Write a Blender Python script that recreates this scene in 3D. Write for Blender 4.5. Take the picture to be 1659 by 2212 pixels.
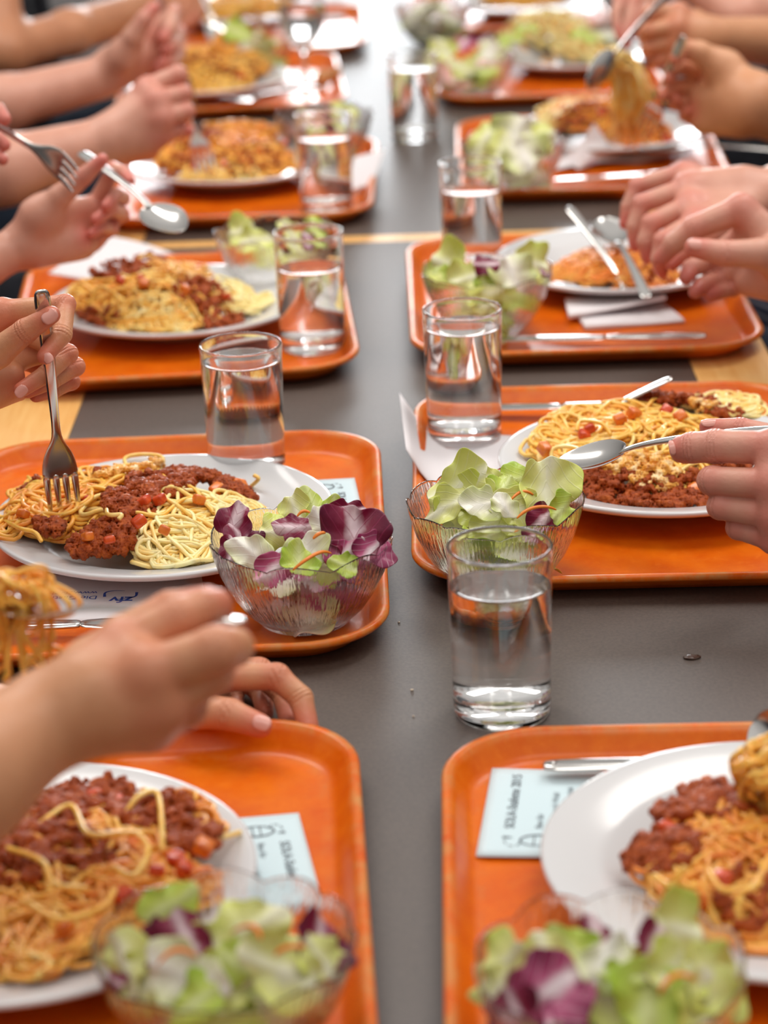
import bpy, bmesh, math, random
import numpy as np
import openvdb
from mathutils import Vector, Matrix

S = bpy.context.scene
for o in list(bpy.data.objects):
    bpy.data.objects.remove(o, do_unlink=True)
COL = S.collection
PI = math.pi
# table top is z = 0, the floor lies 0.74 m below; x runs across the table, y along it
# ------------------------------------------------------------------ camera
W, HH, F, CAMH = 1659, 2212, 5000.0, 0.641
PITCH, ROLL, YAW = math.atan(1916 / 5000), math.radians(2.0), math.radians(0.55)
_f = np.array([-math.sin(YAW) * math.cos(PITCH), math.cos(YAW) * math.cos(PITCH), -math.sin(PITCH)])
_r = np.array([math.cos(YAW), math.sin(YAW), 0.0])
_u = np.cross(_r, _f)
RT = math.cos(ROLL) * _r - math.sin(ROLL) * _u
UP = math.sin(ROLL) * _r + math.cos(ROLL) * _u
EYE = np.array([0, 0, CAMH])
cd = bpy.data.cameras.new('camera')
cam = bpy.data.objects.new('camera', cd)
COL.objects.link(cam)
cam.matrix_world = Matrix(((RT[0], UP[0], -_f[0], 0), (RT[1], UP[1], -_f[1], 0), (RT[2], UP[2], -_f[2], CAMH), (0, 0, 0, 1)))
cd.sensor_fit = 'VERTICAL'
cd.sensor_height = 17.3
cd.sensor_width = 13.0
cd.lens = F / HH * 17.3
cd.clip_start = 0.05
cd.dof.use_dof = True
cd.dof.focus_distance = 1.62
cd.dof.aperture_fstop = cd.lens / 15.0
S.camera = cam
# ------------------------------------------------------------------ world, lights, exposure
S.view_settings.view_transform = 'Standard'
S.view_settings.look = 'None'
S.view_settings.gamma = 1
S.view_settings.exposure = 0.0
S.view_settings.use_curve_mapping = False
S.cycles.use_denoising = True
S.cycles.max_bounces = 20
S.cycles.transmission_bounces = 20
S.cycles.transparent_max_bounces = 12
S.cycles.glossy_bounces = 6
S.cycles.diffuse_bounces = 4
S.cycles.sample_clamp_indirect = 6.0
S.cycles.blur_glossy = 0.5
wd = bpy.data.worlds.new('canteen_air')
S.world = wd
wd.use_nodes = True
wn = wd.node_tree                     # pale ceiling above, dim room all round
wtc = wn.nodes.new('ShaderNodeTexCoord')
wsx = wn.nodes.new('ShaderNodeSeparateXYZ')
wra = wn.nodes.new('ShaderNodeValToRGB')
wn.links.new(wtc.outputs['Generated'], wsx.inputs[0])
wn.links.new(wsx.outputs[2], wra.inputs[0])
wra.color_ramp.elements[0].position, wra.color_ramp.elements[0].color = 0.0, (0.16, 0.15, 0.14, 1)
wra.color_ramp.elements[1].position, wra.color_ramp.elements[1].color = 0.75, (1.0, 0.97, 0.93, 1)
wn.links.new(wra.outputs[0], wn.nodes['Background'].inputs[0])
wn.nodes['Background'].inputs[1].default_value = 0.75


def area(name, loc, target, sx, sy, watts, col):
    l = bpy.data.lights.new(name, 'AREA')
    l.shape = 'RECTANGLE'
    l.size, l.size_y, l.energy, l.color = sx, sy, watts, col
    o = bpy.data.objects.new(name, l)
    COL.objects.link(o)
    o.location = loc
    d = Vector(target) - Vector(loc)
    o.rotation_euler = d.to_track_quat('-Z', 'Y').to_euler()
    return o


# daylight from the tall windows at the far end, and two rows of ceiling lamps over the table
area('daylight_window', (0.0, 12.5, 1.4), (0, 2.0, 0.4), 3.0, 1.9, 390, (0.93, 0.97, 1.0))
area('ceiling_lamp', (-0.9, 2.6, 1.95), (-0.5, 2.2, 0), 0.5, 1.6, 21, (1.0, 0.96, 0.91))
area('ceiling_lamp', (0.9, 2.6, 1.95), (0.5, 2.2, 0), 0.5, 1.6, 21, (1.0, 0.96, 0.91))
area('ceiling_lamp', (0.3, 0.6, 1.95), (0.0, 1.2, 0), 1.6, 0.5, 9, (1.0, 0.96, 0.91))


# ------------------------------------------------------------------ helpers
def P(px, py, z=0.0):
    """point of height z on the sight line through photo pixel px, py"""
    d = RT * (px - W / 2) / F - UP * (py - HH / 2) / F + _f
    t = (z - CAMH) / d[2]
    return EYE + t * d


def Q(px, py, Z):
    """point at camera depth Z on the sight line through photo pixel px, py"""
    return EYE + Z * (RT * (px - W / 2) / F - UP * (py - HH / 2) / F + _f)


def depth(p):
    return float((np.asarray(p) - EYE) @ _f)


def lin(r, g, b):
    f = lambda c: (c / 12.92 if c <= 0.04045 else ((c + 0.055) / 1.055) ** 2.4)
    return (f(r / 255), f(g / 255), f(b / 255), 1)


def mesh(name, v, f, mat, parent=None, smooth=True, attrs=None, uv=None):
    me = bpy.data.meshes.new(name)
    v = np.asarray(v, dtype=np.float32).reshape(-1, 3)
    me.from_pydata(v.tolist() if len(v) < 200 else v, [], f if isinstance(f, list) else f.tolist())
    if attrs:
        for k, a in attrs.items():
            at = me.attributes.new(k, 'FLOAT', 'POINT')
            at.data.foreach_set('value', np.asarray(a, dtype=np.float32))
    if uv is not None:
        ul = me.uv_layers.new(name='UVMap')
        li = np.zeros(len(me.loops), dtype=np.int32)
        me.loops.foreach_get('vertex_index', li)
        ul.data.foreach_set('uv', np.asarray(uv, dtype=np.float32)[li].ravel())
    me.materials.append(mat)
    if smooth:
        me.polygons.foreach_set('use_smooth', [True] * len(me.polygons))
    me.update()
    o = bpy.data.objects.new(name, me)
    COL.objects.link(o)
    if parent is not None:
        o.parent = parent
    return o


def fixn(o):
    bm = bmesh.new()
    bm.from_mesh(o.data)
    bmesh.ops.recalc_face_normals(bm, faces=bm.faces)
    bm.to_mesh(o.data)
    bm.free()
    return o


def empty(name, loc=(0, 0, 0), rz=0.0):
    o = bpy.data.objects.new(name, None)
    o.empty_display_size = 0.05
    COL.objects.link(o)
    o.location = loc
    o.rotation_euler = (0, 0, rz)
    return o


def tag(o, label, cat, group=None, kind=None):
    o['label'] = label
    o['category'] = cat
    if group:
        o['group'] = group
    if kind:
        o['kind'] = kind
    return o


def copy_tree(o, parent=None):
    c = o.copy()
    COL.objects.link(c)
    if parent is not None:
        c.parent = parent
    for ch in list(o.children):
        copy_tree(ch, c)
    return c


def box(v, f, x0, x1, y0, y1, z0, z1):
    b = len(v)
    v += [(x0, y0, z0), (x1, y0, z0), (x1, y1, z0), (x0, y1, z0), (x0, y0, z1), (x1, y0, z1), (x1, y1, z1), (x0, y1, z1)]
    f += [[b + i for i in q] for q in ((3, 2, 1, 0), (4, 5, 6, 7), (0, 1, 5, 4), (1, 2, 6, 5), (2, 3, 7, 6), (3, 0, 4, 7))]


def bevel(o, w, seg=2):
    m = o.modifiers.new('bevel', 'BEVEL')
    m.width, m.segments, m.limit_method = w, seg, 'ANGLE'
    return o


def rings(name, R, mat, parent=None, closed_ends=True, attrs=None, smooth=True, loop=True):
    """skin a list of equal-length point rings"""
    n = len(R[0])
    v = [tuple(p) for r in R for p in r]
    f = []
    m = n if loop else n - 1
    for i in range(len(R) - 1):
        for j in range(m):
            a, b = i * n + j, i * n + (j + 1) % n
            f.append([a, b, b + n, a + n])
    if closed_ends:
        f.append(list(range(n))[::-1])
        f.append([(len(R) - 1) * n + j for j in range(n)])
    return fixn(mesh(name, v, f, mat, parent, smooth, attrs))


def lathe(name, prof, mat, parent=None, n=64, fn=None):
    """closed surface of revolution; profile points (r, z), ends on the axis"""
    R = []
    for k, (r, z) in enumerate(prof):
        ring = []
        for j in range(n):
            t = 2 * PI * j / n
            rr, zz = (r, z) if fn is None else fn(k, r, z, t)
            ring.append((rr * math.cos(t), rr * math.sin(t), zz))
        R.append(ring)
    return rings(name, R, mat, parent)


class Field:
    """distance field on a grid, turned into one continuous skin"""
    def __init__(s, lo, hi, vox):
        s.lo = np.asarray(lo, float) - 4 * vox
        s.vox = vox
        s.n = np.ceil((np.asarray(hi, float) + 4 * vox - s.lo) / vox).astype(int) + 1
        s.g = np.full(s.n, 0.05, np.float32)

    def cap(s, a, b, ra, rb, k=0.003, flat=None):
        a, b = np.asarray(a, float), np.asarray(b, float)
        rm = max(ra, rb) + k + 3 * s.vox
        i0 = np.maximum(np.floor((np.minimum(a, b) - rm - s.lo) / s.vox).astype(int), 0)
        i1 = np.minimum(np.ceil((np.maximum(a, b) + rm - s.lo) / s.vox).astype(int) + 1, s.n)
        if (i1 <= i0).any():
            return
        ax = [(np.arange(i0[q], i1[q]) * s.vox + s.lo[q]).astype(np.float32) for q in range(3)]
        X, Y, Z = np.meshgrid(*ax, indexing='ij')
        d = b - a
        L2 = float(d @ d) + 1e-12
        t = np.clip(((X - a[0]) * d[0] + (Y - a[1]) * d[1] + (Z - a[2]) * d[2]) / L2, 0, 1)
        dx, dy, dz = X - a[0] - t * d[0], Y - a[1] - t * d[1], Z - a[2] - t * d[2]
        D = np.sqrt(dx * dx + dy * dy + dz * dz) - (ra + (rb - ra) * t)
        sub = s.g[i0[0]:i1[0], i0[1]:i1[1], i0[2]:i1[2]]
        h = np.maximum(k - np.abs(sub - D), 0) / k
        np.copyto(sub, np.minimum(sub, D) - h * h * k * 0.25)

    def roughen(s, amp):
        ax = [(np.arange(s.n[q]) * s.vox + s.lo[q]).astype(np.float32) for q in range(3)]
        X, Y, Z = np.meshgrid(*ax, indexing='ij', sparse=True)
        s.g += amp * (np.sin(X * 2300 + 3 * np.sin(Y * 700)) * np.sin(Y * 2000 + 2 * np.sin(Z * 900)) + np.sin(Z * 2400 + X * 900) * np.cos(Y * 1600 - X * 900)) * 0.6

    def skin(s):
        s.g[0], s.g[-1], s.g[:, 0], s.g[:, -1], s.g[:, :, 0], s.g[:, :, -1] = (0.05,) * 6
        g = openvdb.FloatGrid(0.05)
        g.copyFromArray(s.g)
        p, q = g.convertToQuads(0.0)
        return p.astype(np.float64) * s.vox + s.lo, q[:, ::-1].astype(np.int32)


def pieces(p, q, least=40):
    """the separate lumps of a skin, small specks dropped"""
    lab = np.arange(len(p))
    while True:
        m = lab[q].min(1)
        new = lab.copy()
        for i in range(4):
            np.minimum.at(new, q[:, i], m)
        new = new[new]
        if (new == lab).all():
            break
        lab = new
    out = []
    for r in np.unique(lab):
        keep = np.nonzero(lab == r)[0]
        if len(keep) < least:
            continue
        idx = np.full(len(p), -1)
        idx[keep] = np.arange(len(keep))
        out.append((p[keep], idx[q[lab[q[:, 0]] == r]]))
    return out


def smooth_mesh(o, it=2, fac=0.5):
    m = o.modifiers.new('smooth', 'SMOOTH')
    m.iterations, m.factor = it, fac


# ------------------------------------------------------------------ materials
def mat(name, col, rough=0.5, spec=0.5, metal=0.0, **kw):
    m = bpy.data.materials.new(name)
    m.use_nodes = True
    b = m.node_tree.nodes['Principled BSDF']
    b.inputs['Base Color'].default_value = col
    b.inputs['Roughness'].default_value = rough
    b.inputs['Specular IOR Level'].default_value = spec
    b.inputs['Metallic'].default_value = metal
    for k, x in kw.items():
        b.inputs[k.replace('_', ' ')].default_value = x
    return m


def nn(m, t, **kw):
    n = m.node_tree.nodes.new(t)
    for k, x in kw.items():
        setattr(n, k, x)
    return n


def lk(m, a, b):
    m.node_tree.links.new(a, b)


def noise(m, scale, detail=3, rough=0.5, stretch=None, coord='Object'):
    tc = nn(m, 'ShaderNodeTexCoord')
    n = nn(m, 'ShaderNodeTexNoise')
    n.inputs['Scale'].default_value = scale
    n.inputs['Detail'].default_value = detail
    n.inputs['Roughness'].default_value = rough
    if stretch:
        mp = nn(m, 'ShaderNodeMapping')
        mp.inputs['Scale'].default_value = stretch
        lk(m, tc.outputs[coord], mp.inputs[0])
        lk(m, mp.outputs[0], n.inputs['Vector'])
    else:
        lk(m, tc.outputs[coord], n.inputs['Vector'])
    return n.outputs['Fac']


def ramp(m, fac, stops):
    r = nn(m, 'ShaderNodeValToRGB')
    e = r.color_ramp.elements
    while len(e) < len(stops):
        e.new(0.5)
    for i, (p, c) in enumerate(stops):
        e[i].position, e[i].color = p, c
    lk(m, fac, r.inputs[0])
    return r.outputs[0]


def mixc(m, fac, a, b):
    x = nn(m, 'ShaderNodeMix', data_type='RGBA')
    if isinstance(fac, float):
        x.inputs[0].default_value = fac
    else:
        lk(m, fac, x.inputs[0])
    for v, s in ((a, x.inputs[6]), (b, x.inputs[7])):
        if isinstance(v, tuple):
            s.default_value = v
        else:
            lk(m, v, s)
    return x.outputs[2]


def mathn(m, op, a, b=0.0):
    x = nn(m, 'ShaderNodeMath', operation=op)
    for v, s in ((a, x.inputs[0]), (b, x.inputs[1])):
        if isinstance(v, (int, float)):
            s.default_value = v
        else:
            lk(m, v, s)
    return x.outputs[0]


def attr(m, name):
    a = nn(m, 'ShaderNodeAttribute', attribute_name=name)
    return a.outputs['Fac']


def base(m, c):
    lk(m, c, m.node_tree.nodes['Principled BSDF'].inputs['Base Color'])


def bump(m, h, strength, dist):
    b = nn(m, 'ShaderNodeBump')
    b.inputs['Strength'].default_value = strength
    b.inputs['Distance'].default_value = dist
    lk(m, h, b.inputs['Height'])
    lk(m, b.outputs[0], m.node_tree.nodes['Principled BSDF'].inputs['Normal'])


M = {}
m = M['lino'] = mat('dark_laminate', lin(92, 80, 73), 0.5, 0.95)
base(m, ramp(m, noise(m, 420, 2), [(0.3, lin(64, 51, 43)), (0.7, lin(82, 67, 58))]))
bump(m, noise(m, 700, 2), 0.25, 0.0004)
m = M['wood'] = mat('pale_wood', lin(225, 170, 100), 0.38)
base(m, ramp(m, noise(m, 12, 5, 0.6, (14, 1, 1)), [(0.3, lin(226, 166, 92)), (0.7, lin(238, 188, 116))]))
m = M['tray'] = mat('orange_tray_laminate', lin(228, 92, 16), 0.28, 0.26)
c1 = ramp(m, noise(m, 30, 5, 0.65), [(0.3, lin(210, 84, 2)), (0.7, lin(228, 112, 10))])
c1 = mixc(m, mathn(m, 'MULTIPLY', ramp(m, noise(m, 160, 3, 0.7), [(0.55, (0, 0, 0, 1)), (0.75, (1, 1, 1, 1))]), 0.3), c1, lin(240, 132, 36))
wear = mathn(m, 'MULTIPLY', attr(m, 'lip'), ramp(m, noise(m, 70, 4, 0.7), [(0.42, (0, 0, 0, 1)), (0.68, (1, 1, 1, 1))]))
base(m, mixc(m, wear, c1, lin(206, 138, 74)))
bump(m, noise(m, 260, 3), 0.08, 0.0004)
M['china'] = mat('white_porcelain', lin(212, 211, 212), 0.16, 0.5)
m = M['glass'] = mat('clear_glass', (1, 1, 1, 1), 0.0, 0.5, Transmission_Weight=1.0, IOR=1.46)
M['water'] = mat('still_water', (1, 1, 1, 1), 0.0, 0.5, Transmission_Weight=1.0, IOR=1.333)
m = M['bowlglass'] = mat('ribbed_glass', (1, 1, 1, 1), 0.02, 0.5, Transmission_Weight=1.0, IOR=1.42)
tc = nn(m, 'ShaderNodeUVMap')
mp = nn(m, 'ShaderNodeMapping')
mp.inputs['Scale'].default_value = (150, 4, 1)
nz = nn(m, 'ShaderNodeTexNoise')
nz.inputs['Scale'].default_value = 1.0
nz.inputs['Detail'].default_value = 2
lk(m, tc.outputs[0], mp.inputs[0])
lk(m, mp.outputs[0], nz.inputs['Vector'])
bump(m, nz.outputs['Fac'], 0.6, 0.0014)
m = M['steel'] = mat('polished_steel', (0.62, 0.6, 0.58, 1), 0.16, 0.5, 1.0)
m = M['pasta'] = mat('cooked_spaghetti', lin(238, 200, 110), 0.28, 0.5, Subsurface_Weight=0.25, Subsurface_Scale=0.003)
m.node_tree.nodes['Principled BSDF'].inputs['Subsurface Radius'].default_value = (1, 0.6, 0.25)
t = mathn(m, 'ADD', attr(m, 'tone'), mathn(m, 'MULTIPLY', mathn(m, 'SUBTRACT', noise(m, 90, 3), 0.5), 0.8))
base(m, ramp(m, t, [(0.0, lin(255, 240, 176)), (0.45, lin(252, 196, 84)), (1.0, lin(232, 128, 34))]))
m = M['meat'] = mat('minced_meat_sauce', lin(140, 62, 30), 0.3, 0.28)
base(m, ramp(m, noise(m, 160, 4, 0.7), [(0.28, lin(112, 44, 10)), (0.5, lin(166, 70, 18)), (0.75, lin(204, 104, 34))]))
bump(m, noise(m, 650, 4, 0.7), 0.8, 0.0012)
m = M['carrot'] = mat('cooked_carrot', lin(226, 112, 26), 0.25, 0.5, Subsurface_Weight=0.15, Subsurface_Scale=0.003)
base(m, ramp(m, noise(m, 120, 3), [(0.3, lin(206, 92, 24)), (0.7, lin(238, 140, 46))]))
m = M['tomato'] = mat('red_pepper_flesh', lin(214, 52, 20), 0.2, 0.5)
base(m, ramp(m, noise(m, 120, 3), [(0.3, lin(182, 48, 16)), (0.7, lin(226, 92, 36))]))
m = M['cheese'] = mat('melted_cheese', lin(240, 190, 96), 0.3, 0.5, Subsurface_Weight=0.2, Subsurface_Scale=0.003)
base(m, ramp(m, noise(m, 110, 4), [(0.3, lin(214, 138, 50)), (0.5, lin(240, 178, 78)), (0.72, lin(246, 222, 176))]))


def leafmat(name, mid, edge, rib, veincol, trans):
    m = mat(name, mid, 0.32, 0.5)
    nt = m.node_tree
    b = nt.nodes['Principled BSDF']
    u = nn(m, 'ShaderNodeUVMap')
    sx = nn(m, 'ShaderNodeSeparateXYZ')
    lk(m, u.outputs[0], sx.inputs[0])
    a = mathn(m, 'ABSOLUTE', sx.outputs[0])
    q = mathn(m, 'ADD', a, mathn(m, 'MULTIPLY', mathn(m, 'SUBTRACT', noise(m, 60, 3), 0.5), 0.5))
    c = ramp(m, q, [(0.05, rib), (0.3, mid), (0.95, edge)])
    wv = mathn(m, 'SINE', mathn(m, 'MULTIPLY', mathn(m, 'SUBTRACT', mathn(m, 'ADD', sx.outputs[1], mathn(m, 'MULTIPLY', noise(m, 40, 2), 0.25)), mathn(m, 'MULTIPLY', a, 0.7)), 26.0))
    vf = ramp(m, wv, [(0.86, (0, 0, 0, 1)), (1.0, (1, 1, 1, 1))])
    c = mixc(m, mathn(m, 'MULTIPLY', vf, 0.38), c, veincol)
    base(m, c)
    bump(m, mathn(m, 'ADD', noise(m, 160, 3), mathn(m, 'MULTIPLY', vf, 0.4)), 0.35, 0.0012)
    tr = nn(m, 'ShaderNodeBsdfTranslucent')
    lk(m, c, tr.inputs[0])
    ms = nn(m, 'ShaderNodeMixShader')
    ms.inputs[0].default_value = trans
    lk(m, b.outputs[0], ms.inputs[1])
    lk(m, tr.outputs[0], ms.inputs[2])
    lk(m, ms.outputs[0], nt.nodes['Material Output'].inputs['Surface'])
    return m


M['lettuce'] = leafmat('iceberg_lettuce', lin(238, 238, 158), lin(218, 226, 104), lin(246, 244, 214), lin(240, 240, 194), 0.2)
M['green'] = leafmat('green_lettuce', lin(204, 218, 96), lin(170, 202, 62), lin(226, 234, 160), lin(206, 222, 120), 0.18)
M['pale'] = leafmat('pale_lettuce_heart', lin(242, 238, 214), lin(214, 222, 140), lin(250, 246, 236), lin(246, 242, 226), 0.15)
M['radicchio'] = leafmat('radicchio', lin(138, 20, 60), lin(102, 20, 54), lin(240, 216, 222), lin(168, 60, 100), 0.15)
M['pink'] = leafmat('pink_radicchio_rib', lin(206, 96, 140), lin(140, 34, 80), lin(246, 228, 232), lin(240, 210, 222), 0.2)
LEAFNAME = dict(lettuce='lettuce_leaf', green='green_lettuce_leaf', pale='lettuce_heart_leaf', radicchio='radicchio_leaf', pink='radicchio_rib')
LEAFLABEL = dict(lettuce='torn yellow-green iceberg leaf', green='bright green frilly lettuce leaf', pale='creamy white lettuce heart leaf',
                 radicchio='torn dark purple radicchio leaf', pink='pink and white radicchio rib')
m = M['rawcarrot'] = mat('raw_carrot', lin(236, 130, 34), 0.35)
M['dressing'] = mat('creamy_dressing', lin(246, 238, 224), 0.15)
m = M['card'] = mat('pale_blue_card', lin(208, 228, 234), 0.6, 0.3)
m = M['paper'] = mat('white_napkin_paper', lin(226, 220, 222), 0.8, 0.2)
bump(m, noise(m, 500, 2), 0.15, 0.0005)
M['ink'] = mat('dark_print', lin(92, 100, 108), 0.6, 0.2)
M['blueink'] = mat('blue_print', lin(58, 84, 168), 0.6, 0.2)
M['whiteink'] = mat('white_print', lin(230, 232, 232), 0.5)
M['bread'] = mat('bread_crust', lin(190, 128, 74), 0.7)
M['nail'] = mat('fingernail', lin(226, 160, 146), 0.22, 0.5)
m = M['floor'] = mat('grey_floor', lin(62, 54, 50), 0.9, 0.1)
M['crumb'] = mat('dry_crumb', lin(214, 196, 176), 0.7)


def skinmat(name, a, b, red):
    m = mat(name, a, 0.42, 0.45, Subsurface_Weight=0.12, Subsurface_Scale=0.006)
    m.node_tree.nodes['Principled BSDF'].inputs['Subsurface Radius'].default_value = (1, 0.35, 0.2)
    c = ramp(m, noise(m, 28, 4, 0.6), [(0.3, a), (0.7, b)])
    base(m, mixc(m, mathn(m, 'MULTIPLY', attr(m, 'flush'), 0.8), c, red))
    bump(m, mathn(m, 'ADD', noise(m, 240, 4, 0.65), mathn(m, 'MULTIPLY', attr(m, 'crease'), -1.5)), 0.35, 0.0012)
    return m


M['skin_warm'] = skinmat('warm_skin', lin(202, 140, 100), lin(214, 154, 114), lin(206, 98, 80))
M['skin_pink'] = skinmat('pink_skin', lin(204, 146, 124), lin(217, 160, 138), lin(210, 96, 88))
M['skin_tan'] = skinmat('tan_skin', lin(190, 128, 92), lin(204, 142, 104), lin(196, 104, 84))


def cloth(name, a, b, stripes=False):
    m = mat(name, a, 0.85, 0.2)
    if stripes:
        tc = nn(m, 'ShaderNodeTexCoord')
        s = nn(m, 'ShaderNodeSeparateXYZ')
        lk(m, tc.outputs['Object'], s.inputs[0])
        w = mathn(m, 'SINE', mathn(m, 'MULTIPLY', mathn(m, 'ADD', s.outputs[2], mathn(m, 'MULTIPLY', s.outputs[0], 0.5)), 420.0))
        base(m, ramp(m, w, [(0.2, a), (0.8, b)]))
    else:
        base(m, ramp(m, noise(m, 50, 4), [(0.3, a), (0.7, b)]))
    bump(m, noise(m, 45, 3), 0.5, 0.006)
    return m


M['navy'] = cloth('navy_cloth', lin(26, 32, 44), lin(40, 48, 62))
M['black'] = cloth('black_cloth', lin(18, 19, 24), lin(30, 31, 38))
M['slate'] = cloth('slate_cloth', lin(58, 56, 70), lin(76, 72, 86))
M['stripe'] = cloth('striped_cloth', lin(52, 54, 76), lin(150, 150, 164), True)

# ------------------------------------------------------------------ the setting
v, f = [], []
box(v, f, -5, 5, -4, 13, -0.78, -0.74)
o = mesh('floor', v, f, M['floor'], smooth=False)
o['kind'] = 'structure'


def table(y0, y1, label):
    t = tag(empty('canteen_table', (-0.01, (y0 + y1) / 2, -0.74)), label, 'table')
    L = (y1 - y0) / 2
    zt = 0.74
    v, f = [], []
    box(v, f, -0.276, 0.276, -L + 0.013, L - 0.013, zt - 0.03, zt)
    bevel(mesh('tabletop', v, f, M['lino'], t, False), 0.0006)
    for x0, x1 in ((-0.352, -0.276), (0.276, 0.352)):
        v, f = [], []
        box(v, f, x0, x1, -L, L, zt - 0.03, zt)
        bevel(mesh('wood_edge', v, f, M['wood'], t, False), 0.002)
    for a, b in ((-L, -L + 0.013), (L - 0.013, L)):
        v, f = [], []
        box(v, f, -0.276, 0.276, a, b, zt - 0.03, zt)
        bevel(mesh('wood_edge', v, f, M['wood'], t, False), 0.0006)
    for sx in (-1, 1):
        for sy in (-1, 1):
            v, f = [], []
            box(v, f, sx * 0.3 - 0.025, sx * 0.3 + 0.025, sy * (L - 0.1) - 0.025, sy * (L - 0.1) + 0.025, 0, zt - 0.03)
            bevel(mesh('leg', v, f, M['steel'], t, False), 0.004)
    return t


table(0.55, 2.528, 'nearer canteen table, dark grey laminate top with pale wood edging')
table(2.530, 4.9, 'farther canteen table beyond the wood joint, dark laminate top')


# crumbs and marks on the table
def blob(name, loc, r, m, seed, squash=0.6):
    rnd = random.Random(seed)
    bm = bmesh.new()
    bmesh.ops.create_icosphere(bm, subdivisions=2, radius=r)
    for q in bm.verts:
        q.co *= rnd.uniform(0.8, 1.2)
        q.co.z *= squash
        q.co.z += r * squash * 0.8
    me = bpy.data.meshes.new(name)
    bm.to_mesh(me)
    bm.free()
    me.materials.append(m)
    for p in me.polygons:
        p.use_smooth = True
    o = bpy.data.objects.new(name, me)
    COL.objects.link(o)
    o.location = loc
    return o


for px, py, r in ((890, 1492, 0.0011), (1083 - 190, 1548, 0.0007), (862, 1345, 0.0008)):
    tag(blob('crumb', P(px, py), r, M['crumb'], px), 'tiny pale crumb on the bare dark table between the trays', 'crumb', 'crumbs on the table')
M['drop'] = mat('brown_drop', lin(70, 44, 32), 0.05)
o = tag(blob('sauce_drop', P(1495, 1422), 0.0042, M['drop'], 3, 0.25), 'small dark wet drop on the table beside the front water glass', 'drop')
o.scale = (1.3, 0.9, 1)

# ------------------------------------------------------------------ trays
TW, TL, TR = 0.330, 0.435, 0.062


def rrect(w, l, r, n=10):
    pts = []
    for cx, cy, a0 in ((w / 2 - r, l / 2 - r, 0), (-w / 2 + r, l / 2 - r, 90), (-w / 2 + r, -l / 2 + r, 180), (w / 2 - r, -l / 2 + r, 270)):
        for i in range(n + 1):
            a = math.radians(a0 + 90 * i / n)
            pts.append((cx + r * math.cos(a), cy + r * math.sin(a)))
    return pts


TPROF = [(0.12, 0.0, 0), (0.028, 0.0, 0), (0.020, 0.0016, 0), (0.011, 0.0095, 0), (0.008, 0.0125, 0.1), (0.0015, 0.0140, 0.3), (0.0, 0.0158, 0.8), (0.0, 0.0175, 1), (0.0012, 0.0192, 1),
         (0.0035, 0.0195, 1), (0.0058, 0.0185, 0.7), (0.0085, 0.0150, 0.1), (0.0135, 0.0078, 0), (0.0165, 0.0050, 0.05), (0.0205, 0.0038, 0.35), (0.026, 0.0034, 0.1), (0.12, 0.0034, 0)]
v, lip = [], []
R = []
for ins, z, wv in TPROF:
    p = rrect(TW - 2 * ins, TL - 2 * ins, max(TR - ins * 0.9, 0.012))
    R.append([(x, y, z) for x, y in p])
    lip += [wv] * len(p)
tray0 = rings('serving_tray', R, M['tray'], attrs={'lip': lip})
TRAYS = dict(
    L1=(-0.190, 1.056, 2.2, 'orange tray nearest on the left, under the cropped plate and blurred salad'),
    R1=(0.178, 1.036, -1.2, 'orange tray nearest on the right, with pale blue card in its corner'),
    L2=(-0.180, 1.600, 1.0, 'orange tray with the radicchio salad bowl on its front corner'),
    R2=(0.172, 1.700, -1.2, 'orange tray with the ragged lettuce bowl behind the front water glass'),
    L3=(-0.213, 2.200, 4.0, 'orange tray on the left with a napkin under a raised open hand'),
    R3=(0.175, 2.236, 0.0, 'reddish orange tray with folded napkin and a knife along its front edge'),
    L4=(-0.187, 2.795, -1.0, 'orange tray on the left under the fist digging a fork in'),
    R4=(0.243, 2.875, -2.0, 'orange tray on the right with the crumpled napkin and lifted spaghetti'),
    L5=(-0.238, 3.440, 3.5, 'orange tray on the left carrying the stemmed water goblet'),
    R5=(0.226, 3.455, 1.5, 'orange tray on the right with the plate of cheese-covered pasta'),
    L6=(-0.205, 3.915, 1.0, 'farthest orange tray on the left, cut by the top of the picture'),
    R6=(0.205, 4.035, 1.0, 'farthest orange tray on the right, cut by the top of the picture'))
for i, (k, (x, y, rz, lb)) in enumerate(TRAYS.items()):
    o = tray0 if i == 0 else copy_tree(tray0)
    o.location = (x, y, 0.0)
    o.rotation_euler = (0, 0, math.radians(rz))
    tag(o, lb, 'tray', 'orange serving trays')
TZ = 0.0036     # floor of a tray

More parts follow.
